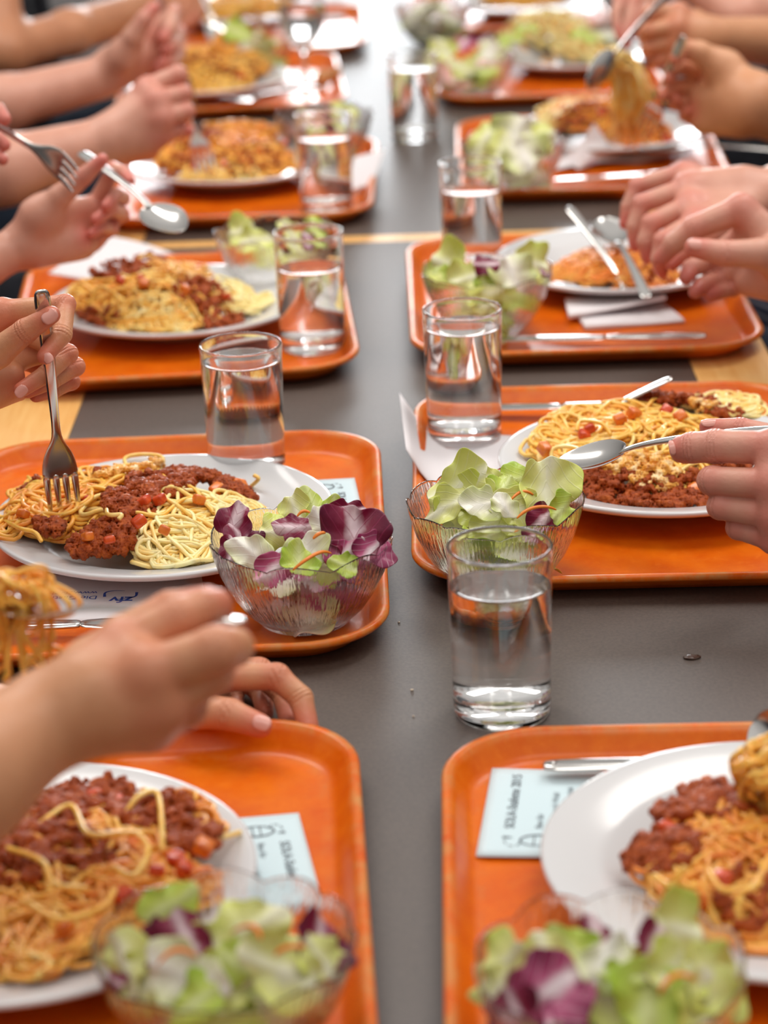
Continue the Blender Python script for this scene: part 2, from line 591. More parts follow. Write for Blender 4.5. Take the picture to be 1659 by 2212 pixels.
# ------------------------------------------------------------------ plates
PPROF = [(0.0, 0.0022), (0.060, 0.0022), (0.064, 0.0), (0.070, 0.0), (0.073, 0.003), (0.090, 0.0105), (0.108, 0.0150), (0.122, 0.0190), (0.1265, 0.0212), (0.1280, 0.0228), (0.1280, 0.0242), (0.1268, 0.0252),
         (0.1240, 0.0250), (0.112, 0.0215), (0.0985, 0.0182), (0.0925, 0.0158), (0.086, 0.0110), (0.078, 0.0078), (0.068, 0.0062), (0.04, 0.0058), (0.0, 0.0058)]
plate0 = lathe('dinner_plate', PPROF, M['china'], n=96)
PLATES = dict(
    L1=(34, 1888, 'white plate nearest on the left, below the blurred forearm'),
    R1=(1690, 1838, 'white plate nearest on the right, cut by the picture edge'),
    L2=(352, 1107, 'white plate of bolognese with a fork standing upright in it'),
    R2=(1430, 985, 'white plate under the hand with the horizontal spoon'),
    L3=(386, 645, 'white plate behind the two glasses on the left side'),
    R3=(1336, 556, 'white plate nearly empty, below the two clasped hands'),
    L4=(503, 345, 'white plate under the fist, fork in the pasta'),
    R4=(1312, 277, 'white plate from which spaghetti is being lifted'),
    L5=(440, 166, 'white plate behind the fist, beside the stemmed goblet'),
    R5=(1238, 112, 'white plate of pale cheese-topped pasta with green herbs'),
    L6=(520, 22, 'farthest white plate on the left, cut by the picture top'),
    R6=(1135, 0, 'farthest white plate on the right, cut by the picture top'))
PC = {}
for i, (k, (px, py, lb)) in enumerate(PLATES.items()):
    o = plate0 if i == 0 else copy_tree(plate0)
    p = P(px, py, TZ + 0.024)
    o.location = (p[0], p[1], TZ)
    PC[k] = p
    tag(o, lb, 'plate', 'white dinner plates')

# ------------------------------------------------------------------ glasses and water
GPROF = [(0.0, 0.0), (0.0285, 0.0), (0.0302, 0.0012), (0.0308, 0.004), (0.0324, 0.1080), (0.0328, 0.1108), (0.03285, 0.1117), (0.0326, 0.1125), (0.0321, 0.1130), (0.0315, 0.1130), (0.0310, 0.1125), (0.03075, 0.1117), (0.0308, 0.1108), (0.0309, 0.1080), (0.0292, 0.0165), (0.0280, 0.0140), (0.0250, 0.0128), (0.0, 0.0122)]
glass0 = lathe('water_glass', GPROF, M['glass'], n=72)


def water(h, name='water'):
    rr = lambda z: 0.0292 + (z - 0.0165) / (0.1105 - 0.0165) * 0.0015 + 0.00025
    return lathe(name, [(0, 0.0124), (0.0251, 0.0130), (0.0282, 0.0142), (rr(0.0165), 0.0165), (rr(h) - 0.0002, h - 0.0012), (rr(h), h), (rr(h) - 0.0022, h - 0.0009), (rr(h) - 0.006, h - 0.0012), (0, h - 0.0012)], M['water'], n=64)


GLASSES = [  # rim centre px, base height, fill height, label
    (1079, 1177, 0.0, 0.088, 'water glass standing on the bare table in front'),
    (519, 742, TZ, 0.100, 'full water glass in the far corner of the left tray with radicchio salad'),
    (998, 666, TZ, 0.098, 'water glass in the corner of the tray with the lettuce bowl'),
    (665, 499, TZ, 0.079, 'water glass on the left tray in front of a small salad bowl'),
    (1016, 351, TZ, 0.085, 'water glass behind the salad with a red leaf on top'),
    (697, 246, TZ, 0.086, 'water glass in front of a small white napkin card'),
    (891, 115, 0.0, 0.094, 'full water glass on the bare middle of the far table'),
    (952, -95, TZ, 0.030, 'nearly empty tall glass beyond the salad, cut by the picture top')]
for i, (px, py, bz, hw, lb) in enumerate(GLASSES):
    o = glass0 if i == 0 else copy_tree(glass0)
    p = P(px, py, bz + 0.113)
    o.location = (p[0], p[1], bz + 0.0002)
    o.rotation_euler = (0, 0, i * 0.7)
    tag(o, lb, 'glass', 'straight water glasses')
    w = water(hw)
    w.location = o.location
    tag(w, 'clear water in the ' + lb.split(',')[0].replace('water glass', 'glass', 1), 'water', 'water in the glasses')
# stemmed goblet on the fifth left tray
gp = P(660, 186, TZ)
g = lathe('stemmed_goblet', [(0, 0.0), (0.034, 0.0), (0.0345, 0.0012), (0.030, 0.003), (0.012, 0.0055), (0.0048, 0.012), (0.0042, 0.045), (0.007, 0.056), (0.020, 0.068), (0.030, 0.085), (0.034, 0.105), (0.0335, 0.130), (0.031, 0.150),
                             (0.0303, 0.151), (0.0298, 0.150), (0.0322, 0.130), (0.0327, 0.105), (0.0286, 0.086), (0.0185, 0.070), (0.006, 0.0605), (0, 0.060)], M['glass'], n=64)
g.location = (gp[0], gp[1], TZ + 0.0002)
tag(g, 'stemmed glass goblet of water on a far left tray', 'goblet')
w = lathe('water', [(0, 0.0602), (0.0062, 0.0607), (0.0187, 0.0702), (0.0288, 0.0862), (0.0329, 0.105), (0.0328, 0.118), (0, 0.118)], M['water'], n=48)
w.location = g.location
tag(w, 'clear water in the stemmed goblet', 'water')

# ------------------------------------------------------------------ salad bowls
NL = 10


def bowl_mesh():
    out = [(0.0, 0.0), (0.028, 0.0), (0.031, 0.0010), (0.033, 0.0035), (0.042, 0.0120), (0.050, 0.0240), (0.0565, 0.0380), (0.0605, 0.0520), (0.0620, 0.0588), (0.06225, 0.0600), (0.0622, 0.0607)]
    inn = [(0.0619, 0.0611), (0.0615, 0.0610), (0.0612, 0.0606), (0.06105, 0.0599), (0.06075, 0.0586), (0.0591, 0.0520), (0.0547, 0.0385), (0.0478, 0.0250), (0.0395, 0.0140), (0.029, 0.0062), (0.0, 0.0045)]
    prof = out + inn
    n = 160
    vs, uv, R = [], [], []
    for k, (r, z) in enumerate(prof):
        ring = []
        for j in range(n):
            t = 2 * PI * j / n
            lobe = abs(math.sin(NL * t / 2 + 0.35 * math.sin(t * 2)))
            s = max(0, (z - 0.01) / 0.05)
            lf = lobe ** 0.6
            rr = r * (1 + s * 0.035 * (lf - 0.6))
            zz = z + s * s * 0.0048 * (lf - 0.6) + s * s * 0.0012 * math.sin(7 * t + 1)
            ring.append((rr * math.cos(t), rr * math.sin(t), zz))
            uv.append((j / n if j <= n // 2 else 1 - j / n, z / 0.06 + (0.0 if k < len(out) else 0.3)))
        R.append(ring)
    vs = [p for r in R for p in r]
    f = []
    for i in range(len(R) - 1):
        for j in range(n):
            a, b = i * n + j, i * n + (j + 1) % n
            f.append([a, b, b + n, a + n])
    f.append(list(range(n))[::-1])
    f.append([(len(R) - 1) * n + j for j in range(n)])
    return fixn(mesh('salad_bowl', vs, f, M['bowlglass'], uv=uv))


bowl0 = bowl_mesh()


def leaf(kind, c, size, normal, spin, seed, curl=0.4):
    """a torn leaf piece: rounded outline, rib, ruffled rim, real thickness"""
    rnd = random.Random(seed)
    nu, nv = 13, 13
    asp = rnd.uniform(0.75, 1.15)
    ph = [rnd.uniform(0, 6.28) for _ in range(6)]
    v, uv = [], []
    for j in range(nv):
        b = -1 + 2 * j / (nv - 1)
        for i in range(nu):
            a = -1 + 2 * i / (nu - 1)
            # square to disc
            x = a * math.sqrt(1 - b * b / 2)
            y = b * math.sqrt(1 - a * a / 2)
            th = math.atan2(y, x)
            rr = math.hypot(x, y)
            k = 1 + 0.16 * rr * math.sin(2 * th + ph[0]) + 0.13 * rr * math.sin(3 * th + ph[1]) + 0.07 * rr * math.sin(7 * th + ph[2])
            X, Y = x * k * asp, y * k
            Z = curl * 0.6 * (X * X * rnd_s(ph[3]) + 0.5 * Y * Y * rnd_s(ph[4]))
            Z += 0.16 * rr ** 2 * math.sin(5 * th + ph[5]) + 0.05 * rr * math.sin(11 * th + ph[0]) + 0.06 * math.sin(3 * X + ph[1]) * math.cos(3.3 * Y + ph[2])
            Z += 0.10 * math.exp(-(X / 0.14) ** 2)
            v.append((X * size, Y * size, Z * size))
            uv.append((X / 1.1, (Y + 1) / 2))
    f = [[j * nu + i, j * nu + i + 1, (j + 1) * nu + i + 1, (j + 1) * nu + i] for j in range(nv - 1) for i in range(nu - 1)]
    o = mesh(LEAFNAME[kind], v, f, M[kind], uv=uv)
    sd = o.modifiers.new('thickness', 'SOLIDIFY')
    sd.thickness = 0.0009 if kind in ('pale', 'pink') else 0.0005
    ss = o.modifiers.new('subdivision', 'SUBSURF')
    ss.levels = ss.render_levels = 1
    n = Vector(normal).normalized()
    q = Vector((0, 0, 1)).rotation_difference(n)
    o.rotation_mode = 'QUATERNION'
    o.rotation_quaternion = q @ Matrix.Rotation(spin, 3, 'Z').to_quaternion()
    o.location = c
    return o


def rnd_s(x):
    return 1.0 if math.sin(x) > -0.4 else -0.8


def strip(c, length, seed, dirn=None):
    rnd = random.Random(seed)
    a = rnd.uniform(0, 6.28)
    d = np.array([math.cos(a), math.sin(a), rnd.uniform(-0.3, 0.3)]) if dirn is None else np.asarray(dirn, float)
    d /= np.linalg.norm(d)
    s = np.cross(d, [0, 0, 1])
    R = []
    for i in range(9):
        t = i / 8 - 0.5
        p = d * t * length + np.array([0, 0, 1]) * length * 0.22 * (0.25 - t * t) * 4 * rnd.choice([1]) + s * 0.12 * length * math.sin(t * 4 + a)
        w = 0.0021 * (1 - (abs(t) * 1.7) ** 4) + 0.0004
        R.append([p + s * w, p + np.array([0, 0, w * 0.7]), p - s * w, p - np.array([0, 0, w * 0.7])])
    o = rings('carrot_strip', R, M['rawcarrot'])
    ss = o.modifiers.new('subdivision', 'SUBSURF')
    ss.levels = ss.render_levels = 1
    o.location = c
    return o


BOWLS = dict(
    L2=(651, 1163, 'scalloped glass salad bowl full of radicchio', 'radicchio salad bowl', 'radicchio salad bowl'),
    R2=(1070, 1083, 'scalloped glass salad bowl of lettuce behind the front glass', 'lettuce bowl behind the front glass', 'bowl by front glass'),
    L1=(484, 2035, 'scalloped glass salad bowl nearest on the left, blurred', 'nearest left bowl', 'nearest left bowl'),
    R1=(1318, 2085, 'scalloped glass salad bowl nearest on the right, blurred', 'nearest right bowl', 'nearest right bowl'),
    L3=(594, 502, 'small glass salad bowl half hidden behind a water glass', 'bowl half hidden behind a water glass', 'bowl behind a glass'),
    R3=(1052, 586, 'glass salad bowl with a red leaf tip beside the folded napkin', 'bowl near the folded napkin', 'bowl near folded napkin'),
    R4=(1107, 306, 'glass bowl heaped with pale lettuce beside the crumpled napkin', 'bowl beside the crumpled napkin', 'bowl by crumpled napkin'),
    L4=(700, 248, 'glass salad bowl behind the water glass with napkin card', 'bowl behind the far left glass', 'bowl behind far glass'),
    R5=(1016, 122, 'glass salad bowl in front of the cheese-covered pasta plate', 'bowl by the cheese-covered pasta', 'bowl by cheese pasta'),
    L6=(548, 74, 'blurred glass salad bowl beyond the raised spoon of pasta', 'bowl beyond the raised spoon', 'bowl beyond the spoon'),
    R6=(935, 12, 'blurred glass salad bowl at the top edge beside the tall glass', 'bowl at the picture top', 'bowl at picture top'),
    R7=(1275, 40, 'blurred glass bowl of greens behind the pasta-lifting hands', 'bowl behind the lifting hands', 'bowl behind lifting hands'))
BC = {}
for i, (k, (px, py, lb, wh, sh)) in enumerate(BOWLS.items()):
    o = bowl0 if i == 0 else copy_tree(bowl0)
    p = P(px, py, TZ + 0.060)
    o.location = (p[0], p[1], TZ + 0.0002 if k != 'R7' else 0.0002)
    o.rotation_euler = (0, 0, i * 0.37)
    if k == 'R7':
        o.location.z = TZ
    BC[k] = np.array([p[0], p[1], o.location.z])
    tag(o, lb, 'bowl', 'scalloped glass salad bowls')


def put_leaf(k, kind, c, size, n, spin, seed, curl=0.4):
    o = leaf(kind, c, size, n, spin, seed, curl)
    wh = BOWLS[k][3]
    return tag(o, LEAFLABEL[kind] + ' in the ' + wh, 'salad leaf', LEAFNAME[kind].replace('_', ' ') + ' pieces in the ' + wh)


def put_strip(k, c, length, seed, dirn=None):
    o = strip(c, length, seed, dirn)
    wh = BOWLS[k][3]
    return tag(o, 'thin orange carrot strip in the ' + wh, 'carrot strip', 'carrot strips in the ' + wh)


def inside(k, p, size):
    """pull a leaf centre in so that the piece stays within the bowl"""
    c = BC[k]
    d = np.array(p[:2]) - c[:2]
    z = p[2] - c[2]
    rmax = 0.031 + 0.022 * min(1, max(0, z / 0.055)) - size * 0.55
    if z > 0.055:
        rmax += 0.014
    L = np.linalg.norm(d)
    if L > max(rmax, 0.008):
        d = d / L * max(rmax, 0.008)
    return (c[0] + d[0], c[1] + d[1], p[2])


def fill(k, seed, kinds, n, zlo=0.014, zhi=0.056, smin=0.017, smax=0.025):
    rnd = random.Random(seed)
    for i in range(n):
        z = BC[k][2] + zlo + (zhi - zlo) * (i / max(1, n - 1))
        a = i * 2.4 + rnd.uniform(-0.4, 0.4)
        r = rnd.uniform(0.008, 0.036)
        s = rnd.uniform(smin, smax)
        p = inside(k, np.array([BC[k][0] + r * math.cos(a), BC[k][1] + r * math.sin(a), z]), s)
        nrm = (rnd.uniform(-0.7, 0.7) , rnd.uniform(-0.9, 0.3), 0.7)
        put_leaf(k, rnd.choice(kinds), p, s, nrm, rnd.uniform(0, 6.28), seed * 100 + i)


def placed(k, rows, seed):
    """rows: kind, px, py, radius px, lean in x, lean towards the camera, height above the bowl base"""
    for i, (kind, px, py, rp, lx, ly, h) in enumerate(rows):
        c = P(px, py, BC[k][2] + h)
        s = rp * depth(c) / F * (1.14 if k in ('L2', 'R2') else 1.0)
        if kind == 'carrot':
            put_strip(k, c, s * 2, seed * 50 + i, (1, lx, ly))
        else:
            put_leaf(k, kind, c, s, (lx, -ly, 0.55), (px * 0.37) % 6.28, seed * 50 + i, 0.5)


fill('L2', 2, ['pink', 'radicchio', 'pink', 'pale', 'pink'], 12, 0.014, 0.046, 0.020, 0.028)
placed('L2', [('green', 680, 1105, 46, 0.1, 0.6, 0.066), ('lettuce', 637, 1100, 36, -0.2, 0.9, 0.068), ('green', 722, 1110, 30, 0.3, 0.6, 0.064), ('lettuce', 590, 1150, 34, 0.1, 0.8, 0.060),
              ('pale', 698, 1135, 38, 0.3, 0.7, 0.066), ('radicchio', 508, 1128, 42, -0.2, 0.8, 0.068), ('radicchio', 752, 1105, 34, 0.3, 0.7, 0.070), ('radicchio', 520, 1160, 34, 0.3, 0.4, 0.060),
              ('pale', 662, 1196, 46, 0.1, 0.7, 0.062), ('pale', 545, 1196, 48, -0.2, 0.9, 0.058), ('radicchio', 632, 1140, 38, -0.1, 0.5, 0.072), ('radicchio', 764, 1150, 62, 0.2, 0.8, 0.070),
              ('radicchio', 500, 1188, 30, -0.3, 0.6, 0.056), ('radicchio', 812, 1160, 36, 0.6, 0.5, 0.064), ('pink', 745, 1200, 42, 0.2, 0.9, 0.058), ('pink', 805, 1188, 36, 0.4, 0.7, 0.060),
              ('green', 645, 1212, 34, 0.1, 0.5, 0.060), ('pink', 600, 1226, 46, -0.1, 0.9, 0.052), ('lettuce', 700, 1225, 36, 0.0, 0.6, 0.052), ('green', 742, 1222, 26, 0.2, 0.5, 0.054),
              ('carrot', 676, 1216, 46, 0.5, 0.15, 0.064), ('carrot', 690, 1158, 14, 0.9, 0.3, 0.074), ('carrot', 655, 1112, 14, 0.2, 0.3, 0.072)], 21)
fill('R2', 3, ['lettuce', 'green', 'lettuce', 'pale'], 9, 0.014, 0.036)
placed('R2', [('lettuce', 998, 1048, 56, -0.3, 1.0, 0.064), ('lettuce', 1022, 1078, 48, -0.1, 0.8, 0.056), ('lettuce', 1056, 1036, 32, 0.1, 1.1, 0.062), ('green', 1108, 1036, 36, 0.1, 0.8, 0.062),
              ('radicchio', 1168, 1026, 28, 0.4, 0.7, 0.062), ('lettuce', 1180, 1056, 66, 0.3, 0.8, 0.064), ('lettuce', 955, 1100, 44, -0.5, 0.6, 0.052), ('green', 1085, 1068, 44, 0.0, 0.6, 0.056),
              ('pale', 1040, 1092, 36, 0.0, 0.5, 0.060), ('lettuce', 1115, 1100, 46, 0.1, 0.6, 0.054), ('lettuce', 1000, 1120, 46, -0.2, 0.8, 0.044), ('lettuce', 1075, 1124, 50, 0.0, 0.7, 0.046),
              ('green', 1212, 1102, 34, 0.5, 0.8, 0.054), ('radicchio', 1178, 1120, 34, 0.3, 0.5, 0.050), ('lettuce', 1150, 1128, 40, 0.2, 0.6, 0.044), ('pale', 1088, 1092, 26, 0.3, 0.5, 0.062),
              ('carrot', 1160, 1112, 40, 0.5, 0.1, 0.057), ('carrot', 1126, 1076, 26, 0.2, 0.1, 0.062)], 31)
fill('L1', 4, ['lettuce', 'green', 'pale', 'lettuce'], 9, 0.014, 0.034)
placed('L1', [('green', 362, 1960, 62, -0.1, 0.9, 0.068), ('radicchio', 400, 2026, 66, 0.0, 0.5, 0.060), ('radicchio', 326, 2040, 40, -0.2, 0.6, 0.056), ('lettuce', 532, 2010, 86, 0.2, 1.0, 0.060),
              ('lettuce', 462, 2045, 64, -0.3, 0.9, 0.056), ('lettuce', 272, 2080, 76, -0.5, 0.7, 0.050), ('radicchio', 688, 2040, 62, 0.5, 0.5, 0.058), ('green', 512, 2082, 56, 0.1, 0.6, 0.056),
              ('lettuce', 606, 2098, 96, 0.2, 0.8, 0.054), ('lettuce', 690, 2072, 62, 0.5, 0.6, 0.054), ('pale', 402, 2110, 84, -0.1, 0.8, 0.052), ('lettuce', 480, 2130, 70, 0.0, 0.7, 0.046),
              ('green', 430, 2160, 54, -0.1, 0.5, 0.046), ('pale', 620, 2140, 70, 0.2, 0.7, 0.044), ('radicchio', 248, 2120, 26, -0.6, 0.5, 0.046), ('lettuce', 320, 2130, 70, -0.4, 0.7, 0.042),
              ('carrot', 536, 2020, 44, -0.9, 0.2, 0.072), ('carrot', 628, 2056, 36, 0.5, 0.1, 0.068), ('carrot', 382, 2074, 44, 0.2, 0.1, 0.064)], 41)
fill('R1', 5, ['lettuce', 'green', 'pale', 'lettuce'], 9, 0.014, 0.034)
placed('R1', [('lettuce', 1092, 2080, 64, -0.5, 0.9, 0.056), ('green', 1232, 2050, 56, -0.2, 0.8, 0.060), ('radicchio', 1290, 2030, 50, -0.1, 0.3, 0.062), ('lettuce', 1455, 2005, 72, 0.2, 1.0, 0.062),
              ('radicchio', 1408, 2060, 62, 0.3, 0.5, 0.062), ('lettuce', 1180, 2078, 72, -0.2, 0.7, 0.058), ('pale', 1306, 2080, 64, 0.1, 0.6, 0.062), ('green', 1345, 2110, 54, 0.0, 0.5, 0.058),
              ('lettuce', 1532, 2110, 76, 0.6, 0.8, 0.054), ('lettuce', 1450, 2096, 60, 0.3, 0.6, 0.058), ('pink', 1185, 2142, 86, -0.2, 0.7, 0.052), ('radicchio', 1112, 2180, 56, -0.5, 0.6, 0.046),
              ('pink', 1228, 2186, 62, 0.0, 0.7, 0.046), ('green', 1400, 2165, 92, 0.1, 0.7, 0.048), ('lettuce', 1520, 2165, 80, 0.5, 0.7, 0.046), ('lettuce', 1310, 2150, 80, 0.0, 0.7, 0.048),
              ('lettuce', 1075, 2140, 60, -0.7, 0.6, 0.046), ('carrot', 1462, 2130, 46, 0.4, 0.2, 0.062)], 51)
fill('L3', 6, ['lettuce', 'lettuce', 'pale'], 7, 0.016, 0.040)
placed('L3', [('lettuce', 522, 500, 36, -0.3, 0.8, 0.058), ('lettuce', 548, 520, 32, 0.0, 0.7, 0.054), ('radicchio', 664, 500, 20, 0.2, 0.5, 0.062), ('green', 682, 486, 26, 0.3, 0.6, 0.060), ('lettuce', 630, 500, 30, 0.1, 0.7, 0.058)], 61)
fill('R3', 7, ['lettuce', 'pale', 'lettuce', 'green'], 8, 0.014, 0.042)
placed('R3', [('lettuce', 970, 575, 50, -0.2, 0.9, 0.062), ('radicchio', 1048, 572, 26, 0.0, 0.6, 0.074), ('lettuce', 1015, 600, 42, 0.0, 0.7, 0.056), ('pale', 1105, 590, 46, 0.3, 0.8, 0.064), ('lettuce', 1150, 570, 42, 0.4, 0.8, 0.064),
              ('green', 940, 590, 32, -0.5, 0.7, 0.056), ('lettuce', 1060, 620, 46, 0.0, 0.7, 0.048), ('green', 1045, 608, 20, 0.0, 0.6, 0.058), ('radicchio', 1176, 590, 16, 0.6, 0.4, 0.060)], 71)
fill('R4', 8, ['lettuce', 'pale', 'lettuce', 'pale'], 8, 0.014, 0.044)
placed('R4', [('lettuce', 1050, 300, 44, -0.3, 0.8, 0.066), ('pale', 1110, 295, 50, 0.0, 0.8, 0.072), ('lettuce', 1160, 305, 42, 0.3, 0.8, 0.066), ('lettuce', 1085, 325, 44, 0.0, 0.8, 0.062), ('pale', 1130, 335, 44, 0.1, 0.8, 0.058), ('radicchio', 1168, 325, 14, 0.4, 0.4, 0.062)], 81)
fill('L4', 9, ['lettuce', 'radicchio', 'lettuce'], 10, 0.016, 0.060)
fill('R5', 10, ['lettuce', 'green', 'lettuce'], 8, 0.014, 0.050)
placed('R5', [('pink', 1000, 95, 22, 0, 0.6, 0.070), ('radicchio', 1042, 88, 16, 0.2, 0.5, 0.074), ('pale', 1060, 110, 30, 0.2, 0.8, 0.066), ('lettuce', 960, 110, 30, -0.3, 0.8, 0.064), ('carrot', 1022, 122, 22, 0.3, 0.8, 0.068), ('carrot', 985, 125, 18, 0.2, 0.5, 0.066)], 101)
fill('L6', 11, ['lettuce', 'pale', 'green'], 7, 0.014, 0.052)
placed('L6', [('green', 512, 68, 30, -0.1, 0.8, 0.072), ('carrot', 560, 72, 22, 0.2, 0.2, 0.066)], 111)
fill('R6', 12, ['pale', 'lettuce', 'pale'], 8, 0.014, 0.054)
fill('R7', 13, ['lettuce', 'green', 'pale'], 6, 0.012, 0.034)
# dressing on the radicchio leaf
c = P(640, 1146, BC['L2'][2] + 0.078)
# ------------------------------------------------------------------ pasta portions


class Strands:
    def __init__(s):
        s.v, s.f, s.t = [], [], []
        s.n = 0

    def add(s, pts, r, tone, sides=7):
        pts = np.asarray(pts, float)
        n = len(pts)
        T = np.gradient(pts, axis=0)
        T /= np.linalg.norm(T, axis=1)[:, None] + 1e-12
        up = np.where(np.abs(T[:, 2:3]) > 0.9, np.array([[1.0, 0, 0]]), np.array([[0, 0, 1.0]]))
        A = np.cross(T, up)
        A /= np.linalg.norm(A, axis=1)[:, None] + 1e-12
        B = np.cross(T, A)
        th = np.arange(sides) * 2 * PI / sides
        rr = np.full(n, r)
        rr[0] *= 0.5
        rr[-1] *= 0.5
        ring = pts[:, None, :] + rr[:, None, None] * (np.cos(th)[None, :, None] * A[:, None, :] + np.sin(th)[None, :, None] * B[:, None, :])
        s.v.append(ring.reshape(-1, 3))
        i = np.arange(n - 1)[:, None] * sides
        j = np.arange(sides)[None, :]
        a = i + j + s.n
        b = i + (j + 1) % sides + s.n
        s.f.append(np.stack([a, b, b + sides, a + sides], -1).reshape(-1, 4))
        s.f.append(np.array([[s.n, s.n + 2, s.n + 4, s.n + 5], [s.n + (n - 1) * sides, s.n + (n - 1) * sides + 2, s.n + (n - 1) * sides + 4, s.n + (n - 1) * sides + 5]]))
        s.t.append(np.full(n * sides, tone))
        s.n += n * sides

    def build(s, name, parent):
        o = mesh(name, np.concatenate(s.v), np.concatenate(s.f), M['pasta'], parent, attrs={'tone': np.concatenate(s.t)})
        return o


def smoothpath(pts, n):
    """Catmull-Rom through pts"""
    pts = np.asarray(pts, float)
    p = np.vstack([2 * pts[0] - pts[1], pts, 2 * pts[-1] - pts[-2]])
    out = []
    per = max(2, n // (len(pts) - 1))
    for i in range(1, len(p) - 2):
        for q in range(per):
            t = q / per
            out.append(0.5 * (2 * p[i] + (p[i + 1] - p[i - 1]) * t + (2 * p[i - 1] - 5 * p[i] + 4 * p[i + 1] - p[i + 2]) * t * t + (3 * p[i] - p[i - 1] - 3 * p[i + 1] + p[i + 2]) * t ** 3))
    out.append(pts[-1])
    return np.array(out)


def portion(key, label, mound, pasta, sauce, cubes, cheese, seed, vox=0.001, loops=(), sr=0.00165, zb=None):
    """mound (px, py, r px, height); pasta discs (px, py, r px, strands, tone); sauce discs (px, py, r px, blobs)
    cubes (px, py, kind); cheese discs (px, py, r px, blobs)"""
    rnd = np.random.RandomState(seed)
    zb = TZ + 0.008 if zb is None else zb
    mc = P(mound[0], mound[1], zb + 0.01)
    mr = mound[2] * depth(mc) / F
    mh = mound[3]
    pc = PC[key]
    root = tag(empty('spaghetti_bolognese', (mc[0], mc[1], zb)), label, 'pasta dish', 'portions of spaghetti')
    off = np.array([mc[0], mc[1], zb])

    def ground(x, y):
        d = np.hypot(x - pc[0], y - pc[1])
        return zb + np.where(d < 0.08, 0, np.minimum((d - 0.08) * 0.5, 0.014))

    def top(x, y):
        q = np.clip(1 - ((x - mc[0]) ** 2 + (y - mc[1]) ** 2) / mr ** 2, 0, 1)
        return ground(x, y) + mh * q ** 0.7
    st = Strands()
    for disc in pasta:
        px, py, rp, n, tone = disc[:5]
        c = P(px, py, zb + 0.012)
        r = rp * depth(c) / F
        for _ in range(n):
            a, q = rnd.uniform(0, 2 * PI), r * math.sqrt(rnd.uniform(0, 1))
            x, y = c[0] + q * math.cos(a), c[1] + q * math.sin(a)
            h = rnd.uniform(0, 2 * PI) if len(disc) < 6 else disc[5] + rnd.normal(0, 0.35) + PI * rnd.randint(2)
            k = rnd.normal(0, 13 if len(disc) < 6 else 5)
            lay = rnd.uniform(0.25, 1.0)
            pts = []
            for s in range(rnd.randint(20, 44)):
                z = ground(x, y) + (top(x, y) - ground(x, y)) * lay + sr + 0.0035 * lay + 0.0012 * math.sin(s * 0.7 + a)
                pts.append((x, y, z))
                d = math.hypot(x - c[0], y - c[1])
                if d > r * 0.85:
                    want = math.atan2(c[1] - y, c[0] - x)
                    dh = (want - h + PI) % (2 * PI) - PI
                    h += np.sign(dh) * min(abs(dh), 0.42)
                k = k * 0.92 + rnd.normal(0, 7)
                h += k * 0.0042
                x += math.cos(h) * 0.0042
                y += math.sin(h) * 0.0042
            pts = np.array(pts)
            st.add(pts - off, sr * rnd.uniform(0.9, 1.08), float(np.clip(tone + rnd.normal(0, 0.1), 0, 1)))
    for path, tone in loops:
        pts = []
        for (px, py, h) in path:
            c = P(px, py, zb + 0.012)
            pts.append(P(px, py, float(top(c[0], c[1])) + h))
        st.add(smoothpath(pts, 40) - off, sr, tone)
    o = st.build('spaghetti', root)
    o['kind'] = 'stuff'

    def clump(name, discs, m, rlo, rhi, k, parent, lift):
        B = []
        for (px, py, rp, n) in discs:
            c = P(px, py, zb + 0.015)
            r = rp * depth(c) / F
            for _ in range(int(n * 1.7)):
                a, q = rnd.uniform(0, 2 * PI), r * math.sqrt(rnd.uniform(0, 1))
                x, y = c[0] + q * math.cos(a), c[1] + q * math.sin(a)
                B.append((x, y, float(top(x, y)) + lift + rnd.uniform(-0.0035, 0.0035), rnd.uniform(rlo, rhi)))
        if not B:
            return None
        B = np.array(B)
        fd = Field(B[:, :3].min(0) - rhi, B[:, :3].max(0) + rhi, vox)
        for x, y, z, r in B:
            e = rnd.normal(0, 1, 3) * r * 0.3
            fd.cap((x, y, z), (x + e[0], y + e[1], z + e[2] * 0.5), r, r * 0.85, k)
        fd.roughen(0.0013 if vox < 0.0015 else 0.0007)
        for p, q in pieces(*fd.skin()):
            smooth_mesh(fixn(mesh(name, p - off, q, m, parent)), 1)
    clump('meat_sauce', sauce, M['meat'], 0.0013, 0.0034, 0.0011, root, 0.0042)
    clump('melted_cheese', cheese, M['cheese'], 0.0014, 0.0028, 0.002, root, 0.0062)
    for i, (px, py, kind) in enumerate(cubes):
        c = P(px, py, zb + 0.015)
        z = float(top(c[0], c[1])) + 0.0062
        c = P(px, py, z)
        s = rnd.uniform(0.0040, 0.0056)
        v, f = [], []
        box(v, f, -s, s, -s * rnd.uniform(0.7, 1), s, -s * 0.75, s * rnd.uniform(0.6, 0.9))
        o = mesh('carrot_cube' if kind == 'c' else 'pepper_cube', v, f, M['carrot'] if kind == 'c' else M['tomato'], root)
        bevel(o, s * 0.42, 3)
        o.location = c - off
        o.rotation_euler = tuple(rnd.uniform(-0.6, 0.6, 2)) + (rnd.uniform(0, 3),)
    return root


